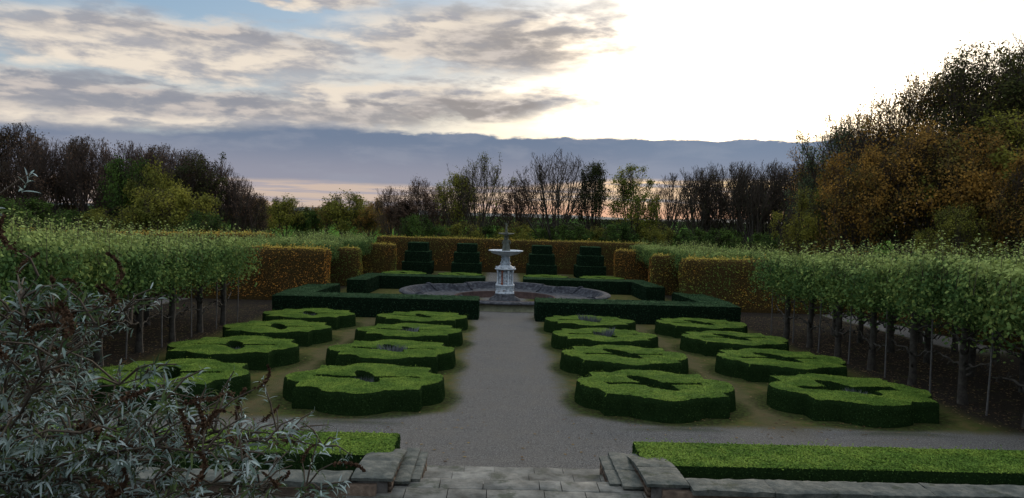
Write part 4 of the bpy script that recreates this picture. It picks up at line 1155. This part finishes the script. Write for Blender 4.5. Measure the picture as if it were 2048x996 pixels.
light = mx(blob(-23,10.4,15,2.3), blob(-6,8.3,14,1.6), blob(-1,12.3,13,2.6), blob(-24,6.4,22,2.0,.6), blob(-14,14.9,6,1.0), blob(-33,5.2,9,1.2))
light = mx(light, b.math('MULTIPLY', b.sm(el, 15.5, 19), b.sm(nA, .42, .6, 0, .8)))
dark = mx(b.math('MULTIPLY', blob(-26,7.0,12,1.25), .85), b.math('MULTIPLY', blob(-11,7.0,8,.95), .75), b.math('MULTIPLY', blob(-22,11.4,11,.8,.9), .6), b.math('MULTIPLY', blob(-3.2,7.7,4.6,1.0), .95), b.math('MULTIPLY', blob(1.5,11.9,9,1.5,.8), .75),
          b.math('MULTIPLY', blob(-20,5.0,10,.45,.8), .5), b.math('MULTIPLY', blob(-30,14.6,3.5,.8,.8), .6), b.math('MULTIPLY', blob(-33,7.6,4,.8,.8), .8), b.math('MULTIPLY', blob(-2,14.6,7,.8,.9), .5))
blue = b.mix(b.sm(el, 4, 16), (.48,.58,.66), (.22,.42,.66))
zen = b.mix(b.sm(el, 16, 50), blue, (.72,.86,1.02))
nis = b.mix(1.0, sky.outputs[0], (.10,.10,.10), 'MULTIPLY')
clear = b.mix(.35, zen, nis)
lit = b.mix(b.sm(b.math('ADD', b.math('SUBTRACT', nB, .5), b.math('MULTIPLY', rel, 1.7)), -.30, .26), (.41,.405,.43), (.86,.76,.64))
c = b.mix(light, clear, lit)
c = b.mix(b.math('MULTIPLY', b.math('MULTIPLY', b.sm(wC, .02, .16), light), .25), c, (.85,.76,.66))
c = b.mix(dark, c, b.mix(b.sm(b.math('MULTIPLY', rel, 2.0), -.1, .25), b.mix(b.sm(az, -25, 2), (.27,.285,.335), (.34,.31,.295)), (.55,.50,.48)))
# the sun behind thin cloud: blown-out part of the sky
ga = b.math('MULTIPLY', b.math('SUBTRACT', az, 20), 1/14.5); ge = b.math('MULTIPLY', b.math('SUBTRACT', el, 10.4), 1/6.6)
gr = b.math('SQRT', b.math('ADD', b.math('MULTIPLY', ga, ga), b.math('MULTIPLY', ge, ge)))
gr = b.math('ADD', gr, b.math('MULTIPLY', wB, -1.6)); gr = b.math('ADD', gr, b.math('MULTIPLY', wC, -.35))
gl = b.sm(gr, 1.55, .55); gl2 = b.math('POWER', gl, 1.6)
thick = b.math('SUBTRACT', 1.0, b.math('MULTIPLY', dark, .75))
gadd = b.mix(b.math('MULTIPLY', gl2, thick), (0,0,0), (1.9,1.55,1.10))
core = b.mix(b.sm(gr, .9, .2), (0,0,0), (1.6,1.5,1.35))
c = b.mix(1.0, c, gadd, 'ADD'); c = b.mix(1.0, c, core, 'ADD')
# long slate bank above the horizon
top = b.math('ADD', 5.75, b.math('ADD', b.math('MULTIPLY', wB, 1.0), b.math('ADD', b.math('MULTIPLY', wC, .8), b.math('MULTIPLY', b.sm(az, -12, -26), -1.2))))
bankm = b.sm(b.math('SUBTRACT', el, top), b.mix(b.sm(az, -16, -4), (.9,.9,.9), (.12,.12,.12)), -.10)
bcol = b.mix(b.sm(el, 2.2, 5.6), (.30,.305,.375), (.17,.22,.315))
bcol = b.mix(b.math('MULTIPLY', b.sm(nB, .45, .65), .35), bcol, (.33,.35,.42))
bcol = b.mix(b.math('MULTIPLY', b.sm(az, 2, 16), .35), bcol, (.24,.31,.42))
c = b.mix(bankm, c, bcol)
rim = b.math('MULTIPLY', b.math('MULTIPLY', b.sm(b.math('ABSOLUTE', b.math('SUBTRACT', el, b.math('ADD', top, .12))), .22, .0), b.sm(az, -10, 4)), b.sm(nC, .4, .7))
c = b.mix(rim, c, (1.1,1.0,.85))
# warm strip under the bank
st2 = b.math('ADD', b.math('ADD', 1.9, b.math('MULTIPLY', b.sm(az, -2, 12), 1.0)), b.math('MULTIPLY', wA, 1.1))
strip = b.sm(b.math('SUBTRACT', el, st2), .25, -.25)
warm = b.mix(b.sm(az, -12, 10), (.62,.49,.41), (.95,.68,.45))
streak = b.noise(b.vec(b.math('MULTIPLY', az, .10), b.math('MULTIPLY', el, 2.6), 5.0), 1.0, 5, .6)
warm = b.mix(b.math('MULTIPLY', b.sm(streak, .48, .60), .75), warm, b.mix(b.sm(az, 0, 14), (.38,.36,.42), (.36,.40,.50)))
warm = b.mix(b.math('MULTIPLY', b.math('MULTIPLY', b.sm(el, 2.0, 2.5), b.sm(az, 7, 10)), b.sm(streak, .55, .42)), warm, (1.3,.95,.5))
warm = b.mix(b.math('MULTIPLY', b.sm(el, 1.4, .3), b.sm(az, -6, 6)), warm, (.90,.52,.34))
c = b.mix(strip, c, warm)
c = b.mix(b.sm(el, .1, -.5), c, (.16,.17,.17))
# duller sky behind the viewer, away from the sun
c = b.mix(b.math('MULTIPLY', b.sm(b.math('ABSOLUTE', az), 75, 140), b.sm(el, 75, 40, 0, .25)), c, (.16,.19,.25))
c = b.mix(b.sm(el, 18, 32), c, b.mix(1.0, c, (1.9,1.9,1.9), 'MULTIPLY'))
ten = b.mix(1.0, c, (10,10,10), 'MULTIPLY'); nt.links.new(ten, bg.inputs[0])

sun = bpy.data.lights.new('sun', 'SUN'); sun.energy = 1.5; sun.angle = R_(12); sun.color = (1, .86, .68)
so = bpy.data.objects.new('sun', sun); COL.objects.link(so)
sd = Vector((math.sin(R_(SUN_AZ))*math.cos(R_(SUN_EL)), math.cos(R_(SUN_AZ))*math.cos(R_(SUN_EL)), math.sin(R_(SUN_EL))))
so.rotation_mode = 'QUATERNION'; so.rotation_quaternion = sd.to_track_quat('Z', 'Y'); so.location = (20, 40, 30)

# ------------------------------------------------------------------ camera
cam = bpy.data.cameras.new('camera'); co = bpy.data.objects.new('camera', cam); COL.objects.link(co); sc.camera = co
pitch, roll, yaw = .0446, .0274, .0170
Fv = Vector((math.sin(yaw)*math.cos(pitch), math.cos(yaw)*math.cos(pitch), -math.sin(pitch)))
Rv = Vector((math.cos(yaw), -math.sin(yaw), 0)); Uv = Rv.cross(Fv)
R2 = Rv*math.cos(roll) + Uv*math.sin(roll); U2 = -Rv*math.sin(roll) + Uv*math.cos(roll)
mat = Matrix((( R2.x, U2.x, -Fv.x, -.3817),(R2.y, U2.y, -Fv.y, 0),(R2.z, U2.z, -Fv.z, 4.5),(0,0,0,1)))
co.matrix_world = mat
cam.sensor_width = 36; cam.lens = 36*1538/2048; cam.clip_start = .05; cam.clip_end = 9000
sc.view_settings.view_transform = 'Standard'; sc.view_settings.look = 'None'; sc.view_settings.exposure = 0; sc.view_settings.gamma = 1
sc.cycles.max_bounces = 6; sc.cycles.diffuse_bounces = 3; sc.cycles.glossy_bounces = 2; sc.cycles.transmission_bounces = 3
sc.cycles.use_denoising = True
sc.cycles.use_adaptive_sampling = True
